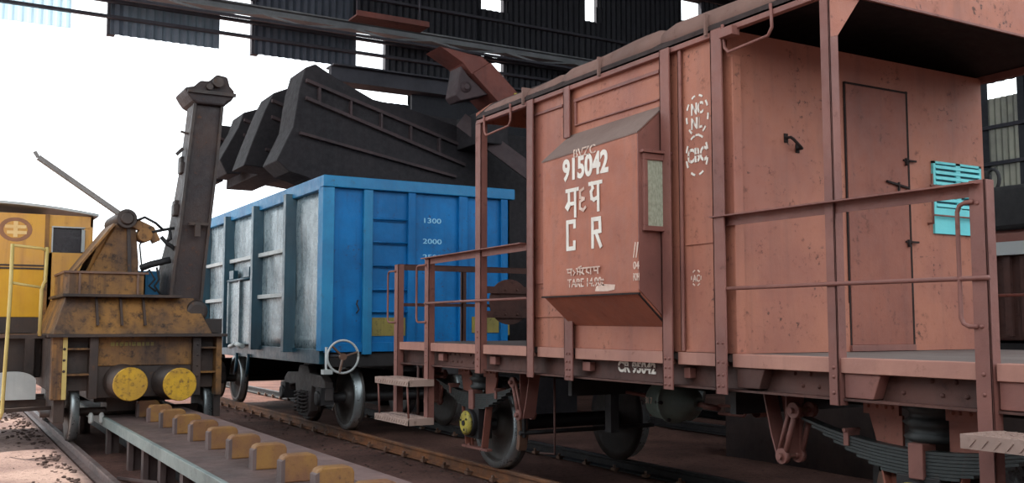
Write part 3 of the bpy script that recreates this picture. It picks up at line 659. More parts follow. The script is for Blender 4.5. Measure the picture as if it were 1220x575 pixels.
def suspension(parent, yc, x=5.34):
    axlebox(parent, yc, x)
    # horn guard: two riveted top plates, two tapering legs, tie bar
    g = MB()
    for s_ in (-1, 1):
        yi, yo = yc + s_ * .17, yc + s_ * .45
        g.yz([(yi, 1.15), (yo, 1.15), (yo, 1.05), (yi, 1.05)], x + .0, x + .03)
        g.yz([(yi, 1.05), (yo - s_ * .02, 1.05), (yo - s_ * .08, .86), (yi + s_ * .02, .60), (yi, .60)], x + .03, x + .05)
        g.yz([(yi + s_ * .02, .86), (yi + s_ * .15, .86), (yi + s_ * .02, .25), (yi - s_ * .03, .25), (yi + s_ * .0, .6)], x + .03, x + .05)
        g.bar((x - .0, yi + s_ * .15, .86), (x - .0, yi + s_ * .02, .27), .07, .014, up=(0, 1, 0))
        g.rivets([(x, yi + s_ * t_, 1.10) for t_ in (.05, .1, .17, .24)], (-1, 0, 0), .014)
    g.build('horn_guard', 'van_door', parent)
    MB().box(x - .03, x + .04, yc - .30, yc + .30, .235, .26).rivets([(x + .0, yc + s_ * .17, .262) for s_ in (-1, 1)], (0, 0, 1), .025).build('tie_bar', 'van_frame', parent)
    # rubber bellows between the top plates
    MB().lathe((x + .12, yc, .90), (0, 0, 1), [(0, .15), (.03, .185), (.06, .15), (.09, .15), (.12, .19), (.15, .15), (.18, .15), (.21, .18), (.24, .13)], 24).build('bellows', 'spring', parent)
    # leaf spring: seven leaves, curved up at the ends
    lf = MB(); Ls = .95
    for k in range(8):
        L_ = Ls - k * .095; n = 14; zt = .985 - k * .021
        for i in range(n):
            def zz(u): return zt - .13 + .13 * (abs(u) / Ls) ** 2
            u0 = -L_ + 2 * L_ * i / n; u1 = -L_ + 2 * L_ * (i + 1) / n
            lf.hexa([(x - .05, yc + u0, zz(u0) - .018), (x + .04, yc + u0, zz(u0) - .018), (x + .04, yc + u1, zz(u1) - .018), (x - .05, yc + u1, zz(u1) - .018),
                     (x - .05, yc + u0, zz(u0)), (x + .04, yc + u0, zz(u0)), (x + .04, yc + u1, zz(u1)), (x - .05, yc + u1, zz(u1))])
    lf.build('leaf_spring', 'spring', parent)
    MB().box(x - .075, x + .055, yc - .055, yc + .055, .68, .90).build('spring_buckle', 'van_frame', parent, .008)
    for s_ in (-1, 1):
        MB().box(x - .062, x + .05, yc + s_ * .55 - .02, yc + s_ * .55 + .02, .83, .93).cyl((x - .08, yc + s_ * .55, .93), (x + .07, yc + s_ * .55, .93), .014, 8).build('spring_clip', 'van_frame', parent)
        ye_ = yc + s_ * 1.0; yb_ = yc + s_ * 1.12
        # hanging bracket, two bent flanged plates meeting at the bottom pin
        g = MB()
        for (dx0, dx1) in ((.06, .075),):
            g.yz([(yb_ - .20 * s_ + .0, 1.15), (yb_ + .30 * s_, 1.15), (yb_ + .13 * s_, 1.12), (yb_ + .05 * s_, .70), (yb_ - .0 * s_, .66), (yb_ - .05 * s_, .72), (yb_ - .08 * s_, 1.12)], x + dx0, x + dx1)
        g.bar((x - .01, yb_ + .17 * s_, 1.13), (x - .01, yb_ + .10 * s_, .84), .13, .012, up=(0, 1, 0)).bar((x - .01, yb_ + .10 * s_, .84), (x - .01, yb_ + .04 * s_, .67), .13, .012, up=(0, 1, 0)).bar((x, yb_ - .04 * s_, 1.12), (x, yb_ - .03 * s_, .70), .13, .012, up=(0, 1, 0))
        g.box(x - .07, x + .07, min(yb_ + .17 * s_, yb_ + .30 * s_), max(yb_ + .17 * s_, yb_ + .30 * s_), 1.125, 1.145)
        g.bar((x + .0, yb_ + .04 * s_, .68), (x, yb_ - .04 * s_, .70), .13, .012)
        g.build('spring_bracket', 'van_frame', parent)
        # shackle links
        for dx in (-.085, .075):
            lk = MB().tube([(x + dx, ye_ - .03 * s_, 1.03), (x + dx, ye_ + .08 * s_, .70)], .020, 8)
            lk.lathe((x + dx - .02, ye_ - .02 * s_, 1.03), (1, 0, 0), [(0, .055), (.04, .055)], 14).lathe((x + dx - .02, ye_ + .10 * s_, .70), (1, 0, 0), [(0, .055), (.04, .055)], 14)
            lk.cyl((x + dx - .05, ye_ - .02 * s_, 1.03), (x + dx, ye_ - .02 * s_, 1.03), .022, 6).cyl((x + dx - .05, ye_ + .10 * s_, .70), (x + dx, ye_ + .10 * s_, .70), .026, 6)
            lk.tube([(x + dx, ye_ + .03 * s_, 1.03), (x + dx, ye_ + .15 * s_, .70)], .014, 8)
            lk.build('shackle_link', 'van_frame', parent)
        MB().cyl((x - .12, ye_ - .02 * s_, 1.03), (x + .12, ye_ - .02 * s_, 1.03), .02, 10).cyl((x - .12, ye_ + .10 * s_, .70), (x + .12, ye_ + .10 * s_, .70), .02, 10).each('shackle_pin', 'rail', parent)
for yc in (10.02, 4.12):
    suspension(van, yc)
    for x, s_ in ((5.65, -1), (7.35, 1)): wheel(van, x, yc, s_)
    MB().lathe((5.3, yc, .5), (1, 0, 0), [(0, .06), (.3, .07), (.32, .085), (2.08, .085), (2.1, .07), (2.4, .06)], 16).build('axle', 'under', van)
    # brake block and hanger beside the wheel
    for s_ in (-1, 1):
        yb_ = yc + s_ * .54
        bl = MB(); n = 8
        for i in range(n):
            a0 = -.35 + .7 * i / n; a1 = -.35 + .7 * (i + 1) / n
            q = lambda a, r: (yc + s_ * r * math.cos(a), .5 + r * math.sin(a) - .05)
            bl.yz([q(a0, .51), q(a0, .57), q(a1, .57), q(a1, .51)], 5.58, 5.68)
        bl.build('brake_block', 'rail', van)
        MB().bar((5.62, yb_ + s_ * .03, 1.15), (5.62, yb_ + s_ * .05, .40), .03, .05, up=(0, 1, 0)).cyl((5.56, yb_ + s_ * .05, .45), (7.4, yb_ + s_ * .05, .45), .025, 8).build('brake_hanger', 'under', van)
# vacuum brake cylinder with rod and fork
vc = MB().lathe((5.95, 7.52, .92), (0, -1, 0), [(0, .10), (.03, .165), (.22, .18), (.24, .20), (.27, .20), (.28, .17), (.48, .15), (.56, .07), (.60, .06)], 24).build('brake_cylinder', 'green_grey', van)
for k in range(6):
    a = 2 * PI * k / 6
    MB().cyl((5.95 + .185 * math.cos(a), 7.30, .92 + .185 * math.sin(a)), (5.95 + .185 * math.cos(a), 7.22, .92 + .185 * math.sin(a)), .016, 8).build('cylinder_bolt', 'under', vc)
text_part('cylinder_marking', '31 7', 'side', (5.765, 7.46, .90), .10, .06, 'white_worn', van, .01)
MB().cyl((5.95, 7.52, .94), (5.95, 8.2, .98), .02, 8).build('pull_rod', 'van_frame', van)
MB().cyl((5.95, 6.92, .92), (5.95, 6.66, .90), .025, 10).tube([(5.95, 6.66, .93), (5.95, 6.35, .93), (5.95, 6.31, .90), (5.95, 6.35, .86), (5.95, 6.66, .86)], .014).cyl((5.95, 6.31, .90), (5.95, 6.0, .92), .018, 8).build('brake_fork', 'van_frame', van)
MB().cyl((5.85, 6.1, .93), (6.05, 6.1, .93), .06, 12).bar((5.95, 5.85, 1.14), (5.95, 5.82, .90), .05, .08).tube([(5.9, 5.80, .95), (5.9, 5.80, .84), (5.9, 5.76, .81), (5.9, 5.72, .84)], .014).each('brake_lever', 'van_frame', van)
MB().box(5.9, 6.0, 8.2, 8.3, .55, 1.15).build('frame_stay', 'under', van)
MB().tube([(5.5, 8.62, 1.10), (5.5, 8.62, .32), (5.5, 8.9, .30)], .012).build('safety_strap', 'van_sole', van)
MB().box(5.3, 7.7, YA + .3, YA + .36, .95, 1.15).box(5.3, 7.7, 8.0, 8.06, .95, 1.15).each('cross_member', 'under', van)
MB().box(6.35, 6.65, YN, YF, 1.0, 1.15).build('centre_sill', 'under', van)
text_part('hose_marking', 'NP', 'side', (6.34, 8.30, .98), .10, .14, 'pale_blue_txt', van, .02)
# coupler between the wagons
MB().box(6.38, 6.62, 11.6, 12.45, .98, 1.2).box(6.30, 6.70, 12.3, 12.75, .93, 1.25).build('coupler', 'under', van, .02)

# ================================================================ BLUE WAGON
bw = thing('open_wagon', (6.6, 19, 0), 'tall blue open-top goods wagon with ribbed sides, standing behind the brake van', 'railway wagon')
BX0, BX1, BY0, BY1, BZ0, BZ1 = 5.0, 8.2, 14.24, 24.0, 1.24, 3.70
MB().box(BX0, BX1, BY0, BY0 + .03, BZ0, BZ1).build('end_wall', 'blue', bw)
MB().box(BX0, BX1, BY1 - .03, BY1, BZ0, BZ1).build('end_wall', 'blue', bw)
g = MB(); vs = []; ny, nz = 90, 14
for j in range(ny + 1):
    for k in range(nz + 1):
        y = BY0 + (BY1 - BY0) * j / ny; z = BZ0 + (BZ1 - BZ0) * k / nz
        e = 1 if 0 < k < nz and 0 < j < ny else 0
        vs.append((BX0 + .02 + e * .035 * noise.noise(Vector((3, y * 1.6, z * 1.1))) + e * .02 * noise.noise(Vector((9, y * 5, z * 2))), y, z))
g.add(vs, [(j * (nz + 1) + k, j * (nz + 1) + k + 1, (j + 1) * (nz + 1) + k + 1, (j + 1) * (nz + 1) + k) for j in range(ny) for k in range(nz)], True)
g.build('side_wall', 'blue_side', bw).modifiers.new('thick', 'SOLIDIFY').thickness = .02
MB().box(BX1 - .03, BX1, BY0, BY1, BZ0, BZ1).build('side_wall', 'blue_side', bw)
MB().box(BX0 + .05, BX1 - .05, BY0 + .03, BY1 - .03, BZ0, BZ0 + .05).build('wagon_floor', 'under', bw)
# rim
MB().box(BX0 - .06, BX1 + .06, BY0 - .09, BY0 + .05, BZ1, 3.875).build('top_rim', 'blue_rim', bw, .012)
MB().box(BX0 - .06, BX0 + .06, BY0 + .05, BY1, BZ1 - .03, 3.875).build('top_rim', 'blue_rim', bw, .012)
MB().box(BX1 - .06, BX1 + .06, BY0 + .05, BY1, BZ1, 3.875).build('top_rim', 'blue_rim', bw, .012)
# corner pillar, slightly canted
MB().prism([(BX0 - .05, BY0 - .05, BZ0), (BX0 + .12, BY0 - .08, BZ0), (BX0 + .14, BY0, BZ0), (BX0, BY0 + .14, BZ0), (BX0 - .06, BY0 + .14, BZ0)], (0, 0, BZ1 - BZ0)).build('corner_pillar', 'blue_rim', bw, .006)
# end ribs and ladder
for xa, xb in ((5.60, 5.75), (6.34, 6.47), (7.23, 7.39), (8.01, 8.14)):
    MB().box(xa, xb, BY0 - .07, BY0, BZ0 - .06, BZ1).build('end_rib', 'blue_rim' if xa < 6 else 'blue', bw, .01)
for z in (3.26, 2.90, 2.54, 2.17, 1.83):
    MB().tube([(5.72, BY0 - .05, z), (6.38, BY0 - .05, z)], .016).box(5.75, 6.34, BY0 - .02, BY0, z - .035, z - .02).build('ladder_rung', 'blue', bw)
MB().box(BX0, BX1, BY0 - .05, BY0, BZ0 - .02, BZ0 + .12).build('end_sill', 'blue', bw, .006)
for xa, xb, za, zb in ((5.76, 6.33, 1.46, 1.74), (8.06, 8.2, 1.46, 1.7), (7.5, 8.0, 1.5, 1.76)):
    o = MB().box(xa, xb, BY0 - .012, BY0, za, zb).build('colour_patch', 'ladder_yellow', bw); o['label'] = 'old yellow painted patch'
text_part('height_figure', '1300', 'end', (6.64, BY0 - .004, 3.24), .30, .08, 'pale_blue_txt', bw, .01)
text_part('height_figure', '2000', 'end', (6.62, BY0 - .004, 2.91), .33, .08, 'pale_blue_txt', bw, .01)
text_part('height_figure', '2500', 'end', (6.62, BY0 - .004, 2.66), .33, .08, 'pale_blue_txt', bw, .01)
MB().tube([(5.52, BY0 - .05, 2.0), (5.50, BY0 - .06, 1.94), (5.54, BY0 - .06, 1.86), (5.50, BY0 - .05, 1.80)], .012).build('cleat', 'under', bw)
# side ribs, waist bars and the hinged flap doors
ribs_y = [15.75, 17.65, 19.65, 21.6, 23.4]
for y in ribs_y:
    MB().prism([(BX0 - .16, y - .07, BZ0 - .05), (BX0 - .16, y + .07, BZ0 - .05), (BX0 + .02, y + .12, BZ0 - .05), (BX0 + .02, y - .12, BZ0 - .05)], (0, 0, BZ1 - BZ0 + .1)).build('side_rib', 'blue_rib', bw, .008)
for a, b in zip(ribs_y, ribs_y[1:]):
    for z in (2.86, 2.12):
        if 17.5 < a < 19 and z < 2.5: continue
        MB().box(BX0 - .07, BX0 + .01, a + .1, b - .1, z - .035, z + .035).build('waist_bar', 'pale_plate', bw, .006)
g = MB()
fy0, fy1 = 17.82, 19.45
for y in (17.84, 18.62, 19.43): g.box(BX0 - .12, BX0 - .03, y - .04, y + .04, 1.27, 2.45)
g.box(BX0 - .07, BX0 - .03, fy0, fy1, 1.27, 2.45)
fd = g.build('flap_door', 'blue_side', bw, .008)
MB().cyl((BX0 - .1, fy0 - .05, 2.47), (BX0 - .1, fy1 + .05, 2.47), .03, 10).box(BX0 - .13, BX0 - .04, 17.9, 18.3, 2.5, 2.68).box(BX0 - .13, BX0 - .04, 19.0, 19.3, 2.5, 2.66).build('door_hinge', 'blue_rib', fd)
MB().cyl((BX0 - .14, 18.2, 1.24), (BX0 - .14, 18.6, 1.27), .045, 10).cyl((BX0 - .14, 18.65, 1.27), (BX0 - .14, 19.1, 1.22), .04, 10).build('door_latch', 'pale_plate', fd)
MB().box(BX0 - .02, BX0 + .1, BY0 + .1, BY1, 1.04, 1.26).build('side_sill', 'blue_rib', bw, .006)
for y in (18.1, 18.9): MB().tube([(BX0 - .05, y, 1.1), (BX0 - .07, y, .78), (BX0 - .05, y + .12, .70)], .03).build('door_stop', 'blue_rib', bw)
MB().box(6.35, 6.75, BY0 + .1, BY1, .9, 1.24).build('centre_sill', 'under', bw)
# coupler and buffer beam
MB().box(BX0 + .1, BX1 - .1, BY0 + .0, BY0 + .12, 1.0, 1.22).build('headstock', 'under', bw, .006)
MB().box(6.48, 6.74, 13.2, 14.3, .96, 1.18).box(6.42, 6.80, 12.95, 13.3, .92, 1.22).build('coupler', 'under', bw, .02)
# hand wheel
hw = (5.10, 13.66, 1.17)
g = MB(); pts = [(hw[0] + .235 * math.cos(2 * PI * k / 32), hw[1], hw[2] + .235 * math.sin(2 * PI * k / 32)) for k in range(33)]
g.tube(pts, .017, 8)
hb = g.build('hand_wheel', 'pale_plate', bw)
g = MB().cyl((hw[0], hw[1] - .03, hw[2]), (hw[0], hw[1] + .04, hw[2]), .05, 12)
for k in range(3):
    a = 2 * PI * k / 3 + .3; g.bar((hw[0], hw[1], hw[2]), (hw[0] + .23 * math.cos(a), hw[1], hw[2] + .23 * math.sin(a)), .02, .055, up=(0, 1, 0))
g.build('spoke', 'rail', hb)
MB().cyl((hw[0], hw[1], hw[2]), (hw[0], 14.2, hw[2]), .025, 10).build('hand_wheel_shaft', 'under', bw)
MB().tube([(5.02, 14.15, 1.3), (5.02, 14.15, .98), (5.04, 14.12, .94)], .02).box(4.96, 5.10, 14.08, 14.2, .90, .97).build('side_chain', 'pale_plate', bw)
# bogies
def bogie(yc):
    for x, s_ in ((5.28, 1), (7.92, -1)):
        g = MB().yz([(yc - 1.05, .46), (yc - 1.02, .74), (yc - .85, .84), (yc - .30, .86), (yc - .22, .98), (yc + .22, .98), (yc + .30, .86), (yc + .85, .84), (yc + 1.02, .74), (yc + 1.05, .46), (yc + .80, .46), (yc + .74, .62), (yc + .42, .66), (yc + .34, .26), (yc + .22, .16), (yc - .22, .16), (yc - .34, .26), (yc - .42, .66), (yc - .74, .62), (yc - .80, .46)], x - .07 * s_, x + .07 * s_)
        o = g.build('bogie_side_frame', 'bogie', bw, .015)
        for dy in (-.17, 0, .17):
            pts = [(x - .10 * s_ + .055 * math.cos(a), yc + dy + .065 * math.sin(a), .22 + .014 * a / (2 * PI) * 4.2) for a in [2 * PI * 6 * i / 84 for i in range(85)]]
            MB().tube(pts, .013, 6).build('coil_spring', 'bogie', o)
        for dy in (-.9, .9):
            MB().box(x - .13 * s_ if s_ > 0 else x - .08, x + .08 if s_ > 0 else x + .13, yc + dy - .13, yc + dy + .13, .40, .66).lathe((x - .1 * s_, yc + dy, .5), (-s_, 0, 0), [(0, .11), (.06, .11), (.07, .08)], 16).build('axle_box', 'under', o)
    for dy in (-.9, .9):
        for x, s_ in ((5.65, -1), (7.35, 1)): wheel(bw, x, yc + dy, s_)
        MB().cyl((5.3, yc + dy, .5), (7.9, yc + dy, .5), .08, 14).build('axle', 'under', bw)
    MB().box(5.3, 7.9, yc - .18, yc + .18, .5, .9).build('bolster', 'under', bw, .02)
bogie(15.75); bogie(22.3)

# ================================================================ YELLOW WAGON PUSHER
mc = thing('wagon_pusher', (2.5, 16.5, 0), 'dirty yellow rail-mounted wagon pushing machine with a raised dark arm and two yellow buffers', 'machine')
FYc = 14.80
# chassis
g = MB().box(1.37, 3.63, FYc + .12, 19.5, .72, 1.46); g.build('chassis', 'mach_dark', mc, .01)
MB().box(1.95, 3.22, FYc, FYc + .14, 1.06, 1.46).build('front_plate', 'mach', mc, .008)
MB().box(1.95, 3.22, FYc + .02, FYc + .14, .62, 1.06).build('buffer_plate', 'mach_dark', mc, .008)
for xa, xb, m_ in ((1.37, 1.50, 'mach'), (1.50, 1.56, 'rail_yellow'), (1.84, 1.95, 'mach_dark'), (3.22, 3.33, 'mach_dark'), (3.55, 3.63, 'mach')):
    MB().box(xa, xb, FYc - .10, FYc + .12, .62, 1.46).build('front_stiffener', m_, mc, .006)
for xa, xb in ((1.56, 1.84), (3.33, 3.55)):
    for z in (.95, 1.30): MB().box(xa, xb, FYc - .06, FYc + .1, z - .012, z + .012).build('cross_plate', 'mach', mc)
MB().rivets([(1.52, FYc - .10, z) for z in (1.0, 1.15, 1.3)] + [(3.28, FYc - .1, z) for z in (.9, 1.05, 1.2, 1.35)], (0, -1, 0), .02).build('bolt_row', 'mach_dark', mc)
MB().box(1.30, 3.68, FYc - .2, 19.5, 1.46, 1.50).build('deck_plate', 'mach_dark', mc, .004)
g = MB()
x = 2.12
for k, wd in enumerate((.05, .03, .05, .04, .02, .05, .05, .03, .05, .04)):
    g.box(x, x + wd, FYc - .004, FYc, 1.335, 1.385); x += wd + .018
g.build('worn_lettering', 'ladder_yellow', mc)
# superstructure: sloping casing, ledge, tray, bracket
g = MB().hexa([(1.38, FYc + .05, 1.50), (3.52, FYc + .05, 1.50), (3.52, 18.2, 1.50), (1.38, 18.2, 1.50), (1.56, FYc + .35, 2.02), (3.30, FYc + .35, 2.02), (3.30, 17.5, 2.02), (1.56, 17.5, 2.02)])
g.build('sloping_casing', 'mach', mc, .01)
for x in (1.95, 2.27, 2.58): MB().hexa([(x - .015, FYc + .02, 1.62), (x + .015, FYc + .02, 1.62), (x + .015, FYc + .3, 1.62), (x - .015, FYc + .3, 1.62), (x - .015, FYc + .28, 2.02), (x + .015, FYc + .28, 2.02), (x + .015, FYc + .4, 2.02), (x - .015, FYc + .4, 2.02)]).build('casing_rib', 'mach_dark', mc)
MB().box(1.50, 3.10, FYc + .15, 17.0, 2.02, 2.06).build('ledge_plate', 'mach_dark', mc, .004)
g = MB().box(1.60, 2.62, 15.2, 15.22, 2.06, 2.36).box(1.55, 1.57, 15.35, 16.6, 2.06, 2.36).box(2.60, 2.62, 15.2, 16.6, 2.06, 2.36).box(1.55, 2.62, 16.58, 16.6, 2.06, 2.36)
g.hexa([(1.55, 15.35, 2.06), (1.60, 15.2, 2.06), (1.61, 15.21, 2.06), (1.56, 15.36, 2.06), (1.55, 15.35, 2.36), (1.60, 15.2, 2.36), (1.61, 15.21, 2.36), (1.56, 15.36, 2.36)])
g.build('tray', 'mach', mc)
MB().box(1.54, 2.66, 15.16, 15.24, 2.36, 2.39).box(1.53, 1.60, 15.2, 16.6, 2.36, 2.39).box(1.72, 1.75, 15.17, 15.2, 2.06, 2.38).box(2.5, 2.53, 15.17, 15.2, 2.06, 2.38).build('tray_rim', 'rail', mc)
# slanting A-bracket that carries the pivot
g = MB().prism([(1.72, 15.55, 2.06), (2.56, 15.45, 2.06), (2.56, 15.45, 2.55), (2.50, 15.45, 3.12), (2.28, 15.45, 3.18), (2.16, 15.5, 3.0), (1.98, 15.5, 2.75)], (0, .10, 0))
g.build('pivot_bracket', 'mach', mc, .006); g = MB()
g.prism([(1.72, 16.35, 2.06), (2.56, 16.35, 2.06), (2.50, 16.35, 3.12), (2.28, 16.35, 3.18), (1.98, 16.35, 2.75)], (0, .10, 0))
br = g.build('pivot_bracket', 'mach', mc, .006)
MB().bar((1.62, 15.9, 2.3), (2.20, 15.9, 3.10), 1.1, .03, up=(-1, 0, .6)).build('bracket_flange', 'mach', br)
MB().bar((2.45, 15.42, 2.1), (2.40, 15.42, 3.05), .05, .03, up=(0, 1, 0)).build('bracket_rib', 'mach_dark', br)
MB().cyl((2.36, 15.3, 3.18), (2.36, 16.6, 3.18), .14, 18).lathe((2.36, 15.3, 3.18), (0, -1, 0), [(0, .10), (.05, .08)], 14).build('pivot_pin', 'mach_dark', br, .004)
# counter rod reaching up to the left
MB().bar((2.28, 15.4, 3.24), (1.15, 15.3, 3.98), .07, .10, up=(0, 1, 0)).bar((1.15, 15.3, 3.98), (1.10, 15.3, 4.06), .05, .04, up=(0, 1, 0)).build('rod', 'grey_steel', mc, .006)
# linkage and torn hoses between bracket and mast
lk = MB().bar((2.45, 15.45, 3.14), (2.72, 15.45, 3.02), .14, .13, up=(0, 1, 0)).bar((2.70, 15.45, 3.06), (2.80, 15.45, 2.86), .12, .12, up=(0, 1, 0)).cyl((2.62, 15.3, 2.95), (2.62, 15.6, 2.95), .11, 8).build('linkage', 'mach', mc, .01)
for pts, r in (([(2.5, 15.4, 3.16), (2.62, 15.4, 3.22), (2.78, 15.4, 3.14), (2.88, 15.4, 3.05)], .02), ([(2.72, 15.4, 3.0), (2.9, 15.42, 3.05), (3.05, 15.42, 3.08)], .022),
               ([(2.86, 15.4, 2.94), (2.95, 15.4, 2.84), (3.02, 15.4, 2.80), (3.08, 15.42, 2.74)], .03), ([(2.98, 15.4, 3.06), (3.0, 15.4, 2.92), (2.92, 15.4, 2.86)], .025),
               ([(2.58, 15.4, 2.46), (2.72, 15.4, 2.52), (2.86, 15.4, 2.56), (3.0, 15.4, 2.60)], .05), ([(2.62, 15.35, 2.36), (2.70, 15.35, 2.44), (2.78, 15.35, 2.3), (2.70, 15.35, 2.2), (2.8, 15.35, 2.12)], .016),
               ([(2.80, 15.35, 2.48), (2.84, 15.35, 2.3), (2.78, 15.35, 2.2), (2.86, 15.35, 2.08)], .016), ([(2.62, 15.4, 2.06), (2.60, 15.4, 2.46), (2.56, 15.4, 2.8), (2.6, 15.4, 2.92)], .012)):
    MB().tube(pts, r, 8).build('hose', 'rubber', mc)
MB().box(2.62, 2.95, 15.9, 16.3, 2.06, 2.45).build('valve_block', 'blue_rim', mc, .01)
# mast (raised arm), box section, leaning
def mast_sec(x0, x1, y0, y1, z): return [(x0, y0, z), (x1, y0, z), (x1, y1, z), (x0, y1, z)]
secs = [mast_sec(2.94, 3.43, 15.3, 16.55, 1.60), mast_sec(3.01, 3.49, 15.3, 16.4, 2.46), mast_sec(3.08, 3.54, 15.3, 16.05, 3.04), mast_sec(3.17, 3.64, 15.3, 15.7, 4.12), mast_sec(3.25, 3.70, 15.3, 15.7, 4.98)]
g = MB(); vs = [p for s_ in secs for p in s_]; fs = [(0, 3, 2, 1), (16, 17, 18, 19)]
for i in range(4):
    for k in range(4): fs.append((i * 4 + k, i * 4 + (k + 1) % 4, i * 4 + 4 + (k + 1) % 4, i * 4 + 4 + k))
g.add(vs, fs); ms = g.build('mast', 'mast', mc, .015)
g = MB()
for a, b in zip(secs, secs[1:]):
    g.bar((a[0][0] + .02, a[0][1] - .03, a[0][2]), (b[0][0] + .02, b[0][1] - .03, b[0][2]), .04, .06, up=(0, 1, 0))
    g.bar((a[1][0] - .02, a[1][1] - .03, a[1][2]), (b[1][0] - .02, b[1][1] - .03, b[1][2]), .04, .06, up=(0, 1, 0))
g.build('mast_flange', 'mach_dark', ms)
MB().box(3.22, 3.5, 15.17, 15.24, 3.12, 3.16).box(3.30, 3.38, 15.15, 15.22, 2.95, 3.14).build('mast_bracket', 'mach_dark', ms)
for (x, y, z) in ((3.10, 15.5, 3.35), (3.13, 15.6, 3.42), (3.18, 15.5, 4.0), (3.20, 15.6, 4.1)): MB().box(x - .07, x + .02, y - .1, y + .1, z - .08, z + .1).build('side_lug', 'mach_dark', ms, .02)
MB().bar((3.26, 15.4, 4.52), (3.10, 15.4, 4.56), .03, .03).bar((3.14, 15.4, 4.30), (3.05, 15.4, 4.2), .05, .05).build('side_lug', 'mach_dark', ms)
g = MB().xz([(3.16, 5.10), (3.22, 5.02), (3.30, 4.98), (3.72, 4.98), (3.74, 5.04), (3.80, 5.06), (3.86, 5.16), (3.84, 5.24), (3.78, 5.30), (3.74, 5.44), (3.58, 5.46), (3.46, 5.34), (3.34, 5.34), (3.24, 5.24), (3.16, 5.22), (3.10, 5.20)], 15.2, 15.95)
hd = g.build('mast_head', 'mast', ms, .03)
MB().box(3.14, 3.86, 15.15, 15.2, 5.13, 5.18).cyl((3.58, 15.1, 5.32), (3.58, 15.2, 5.32), .08, 12).cyl((3.46, 15.12, 5.24), (3.46, 15.2, 5.24), .05, 8).build('head_hook', 'mach_dark', ms)
# mast foot pivot
MB().lathe((3.34, 15.02, 1.83), (0, 1, 0), [(0, .10), (.02, .15), (.12, .17), (.25, .19)], 20).build('mast_pivot', 'mach_dark', mc, .004)
MB().box(2.98, 3.72, 15.1, 16.2, 1.5, 1.72).build('mast_foot', 'mach_dark', mc, .01)
# buffers
for x, z in ((2.28, .84), (2.92, .82)):
    bf = MB().lathe((x, FYc + .02, z), (0, -1, 0), [(0, .245), (.06, .245), (.07, .215), (.70, .215)], 32).build('buffer', 'mach_dark', mc)
    MB().lathe((x, FYc - .68, z), (0, -1, 0), [(0, .22), (.03, .225), (.05, .215)], 32).build('buffer_face', 'yellow_disc', bf)
# wheels
for x, s_ in ((1.70, -1), (3.50, 1)):
    for y in (15.35, 18.8):
        o = MB().lathe((x - .06, y, .436), (1, 0, 0), [(0, .33), (0, .43), (.02, .432), (.03, .43), (.12, .425), (.12, .31), (.09, .28), (.08, .12), (.12, .1), (.12, .05)], 40).build('wheel', 'wheel', mc)
        MB().lathe((x - .06, y, .436), (1, 0, 0), [(.002, .33), (.001, .434), (.032, .434), (.122, .429), (.123, .35)], 40, caps=False).build('tyre', 'tyre', o)
for y in (15.35, 18.8): MB().cyl((1.3, y, .40), (3.68, y, .40), .06, 12).build('axle', 'mach_dark', mc)
MB().box(1.42, 1.56, 14.85, 15.9, .30, .72).box(3.56, 3.66, 14.85, 15.9, .30, .72).each('wheel_guard', 'mach_dark', mc, .01)
MB().box(2.0, 3.2, 15.4, 17.4, .52, .72).box(2.15, 2.55, 15.2, 15.8, .40, .6).build('drive_case', 'mach_dark', mc, .01)
for x in (1.92, 2.06): MB().lathe((x, 15.0, .26), (0, 0, 1), [(0, .02), (.02, .035), (.12, .035), (.15, .015)], 10).build('grease_cup', 'pale_plate', mc)
# cab
cx0, cx1, cy0, cy1 = -1.0, 2.15, 17.3, 19.2
MB().box(cx0, 1.47, cy0, cy1, 2.52, 3.38).box(1.47, cx1, cy0 + .01, cy0 + .04, 3.18, 3.38).box(1.47, 1.56, cy0 + .01, cy0 + .04, 1.75, 3.18).box(2.01, cx1, cy0 + .01, cy0 + .04, 1.75, 3.18).box(1.47, cx1, cy0 + .01, cy0 + .04, 1.75, 2.78).box(cx1 - .04, cx1, cy0, cy1, 1.75, 2.7).box(cx1 - .04, cx1, cy0, cy0 + .2, 2.7, 3.38).box(cx1 - .04, cx1, cy1 - .3, cy1, 2.7, 3.38).box(cx1 - .04, cx1, cy0, cy1, 3.2, 3.38).build('cab', 'cab', mc, .006)
MB().box(cx0, 1.47, cy0 - .005, cy1, 1.75, 2.50).build('cab_lower_panel', 'cab_low', mc, .006)
for z in (2.51, 2.56): MB().box(cx0, 1.46, cy0 - .02, cy0, z - .01, z + .012).build('cab_seam', 'mach_dark', mc)
MB().box(1.44, 1.50, cy0 - .02, cy0 + .01, 1.72, 3.38).build('cab_seam', 'mach', mc)
MB().box(1.54, 2.04, cy0 + .06, cy0 + .12, 2.76, 3.2).build('cab_window', 'dark_hole', mc)
MB().box(1.54, 2.03, cy0 - .005, cy0 + .02, 3.18, 3.20).box(1.54, 1.56, cy0 - .005, cy0 + .02, 2.78, 3.18).box(1.98, 2.03, cy0 - .005, cy0 + .01, 2.80, 3.16).build('cab_window_frame', 'pale_plate', mc)
g = MB()
for i in range(12):
    u0, u1 = i / 12, (i + 1) / 12; xx = lambda u: cx0 - .05 + (cx1 - cx0 + .12) * u; zz = lambda u: 3.38 + .14 * (1 - (2 * u - 1) ** 2)
    g.hexa([(xx(u0), cy0 - .08, zz(u0)), (xx(u1), cy0 - .08, zz(u1)), (xx(u1), cy1 + .05, zz(u1)), (xx(u0), cy1 + .05, zz(u0)), (xx(u0), cy0 - .08, zz(u0) + .04), (xx(u1), cy0 - .08, zz(u1) + .04), (xx(u1), cy1 + .05, zz(u1) + .04), (xx(u0), cy1 + .05, zz(u0) + .04)])
g.build('cab_roof', 'pale_plate', mc)
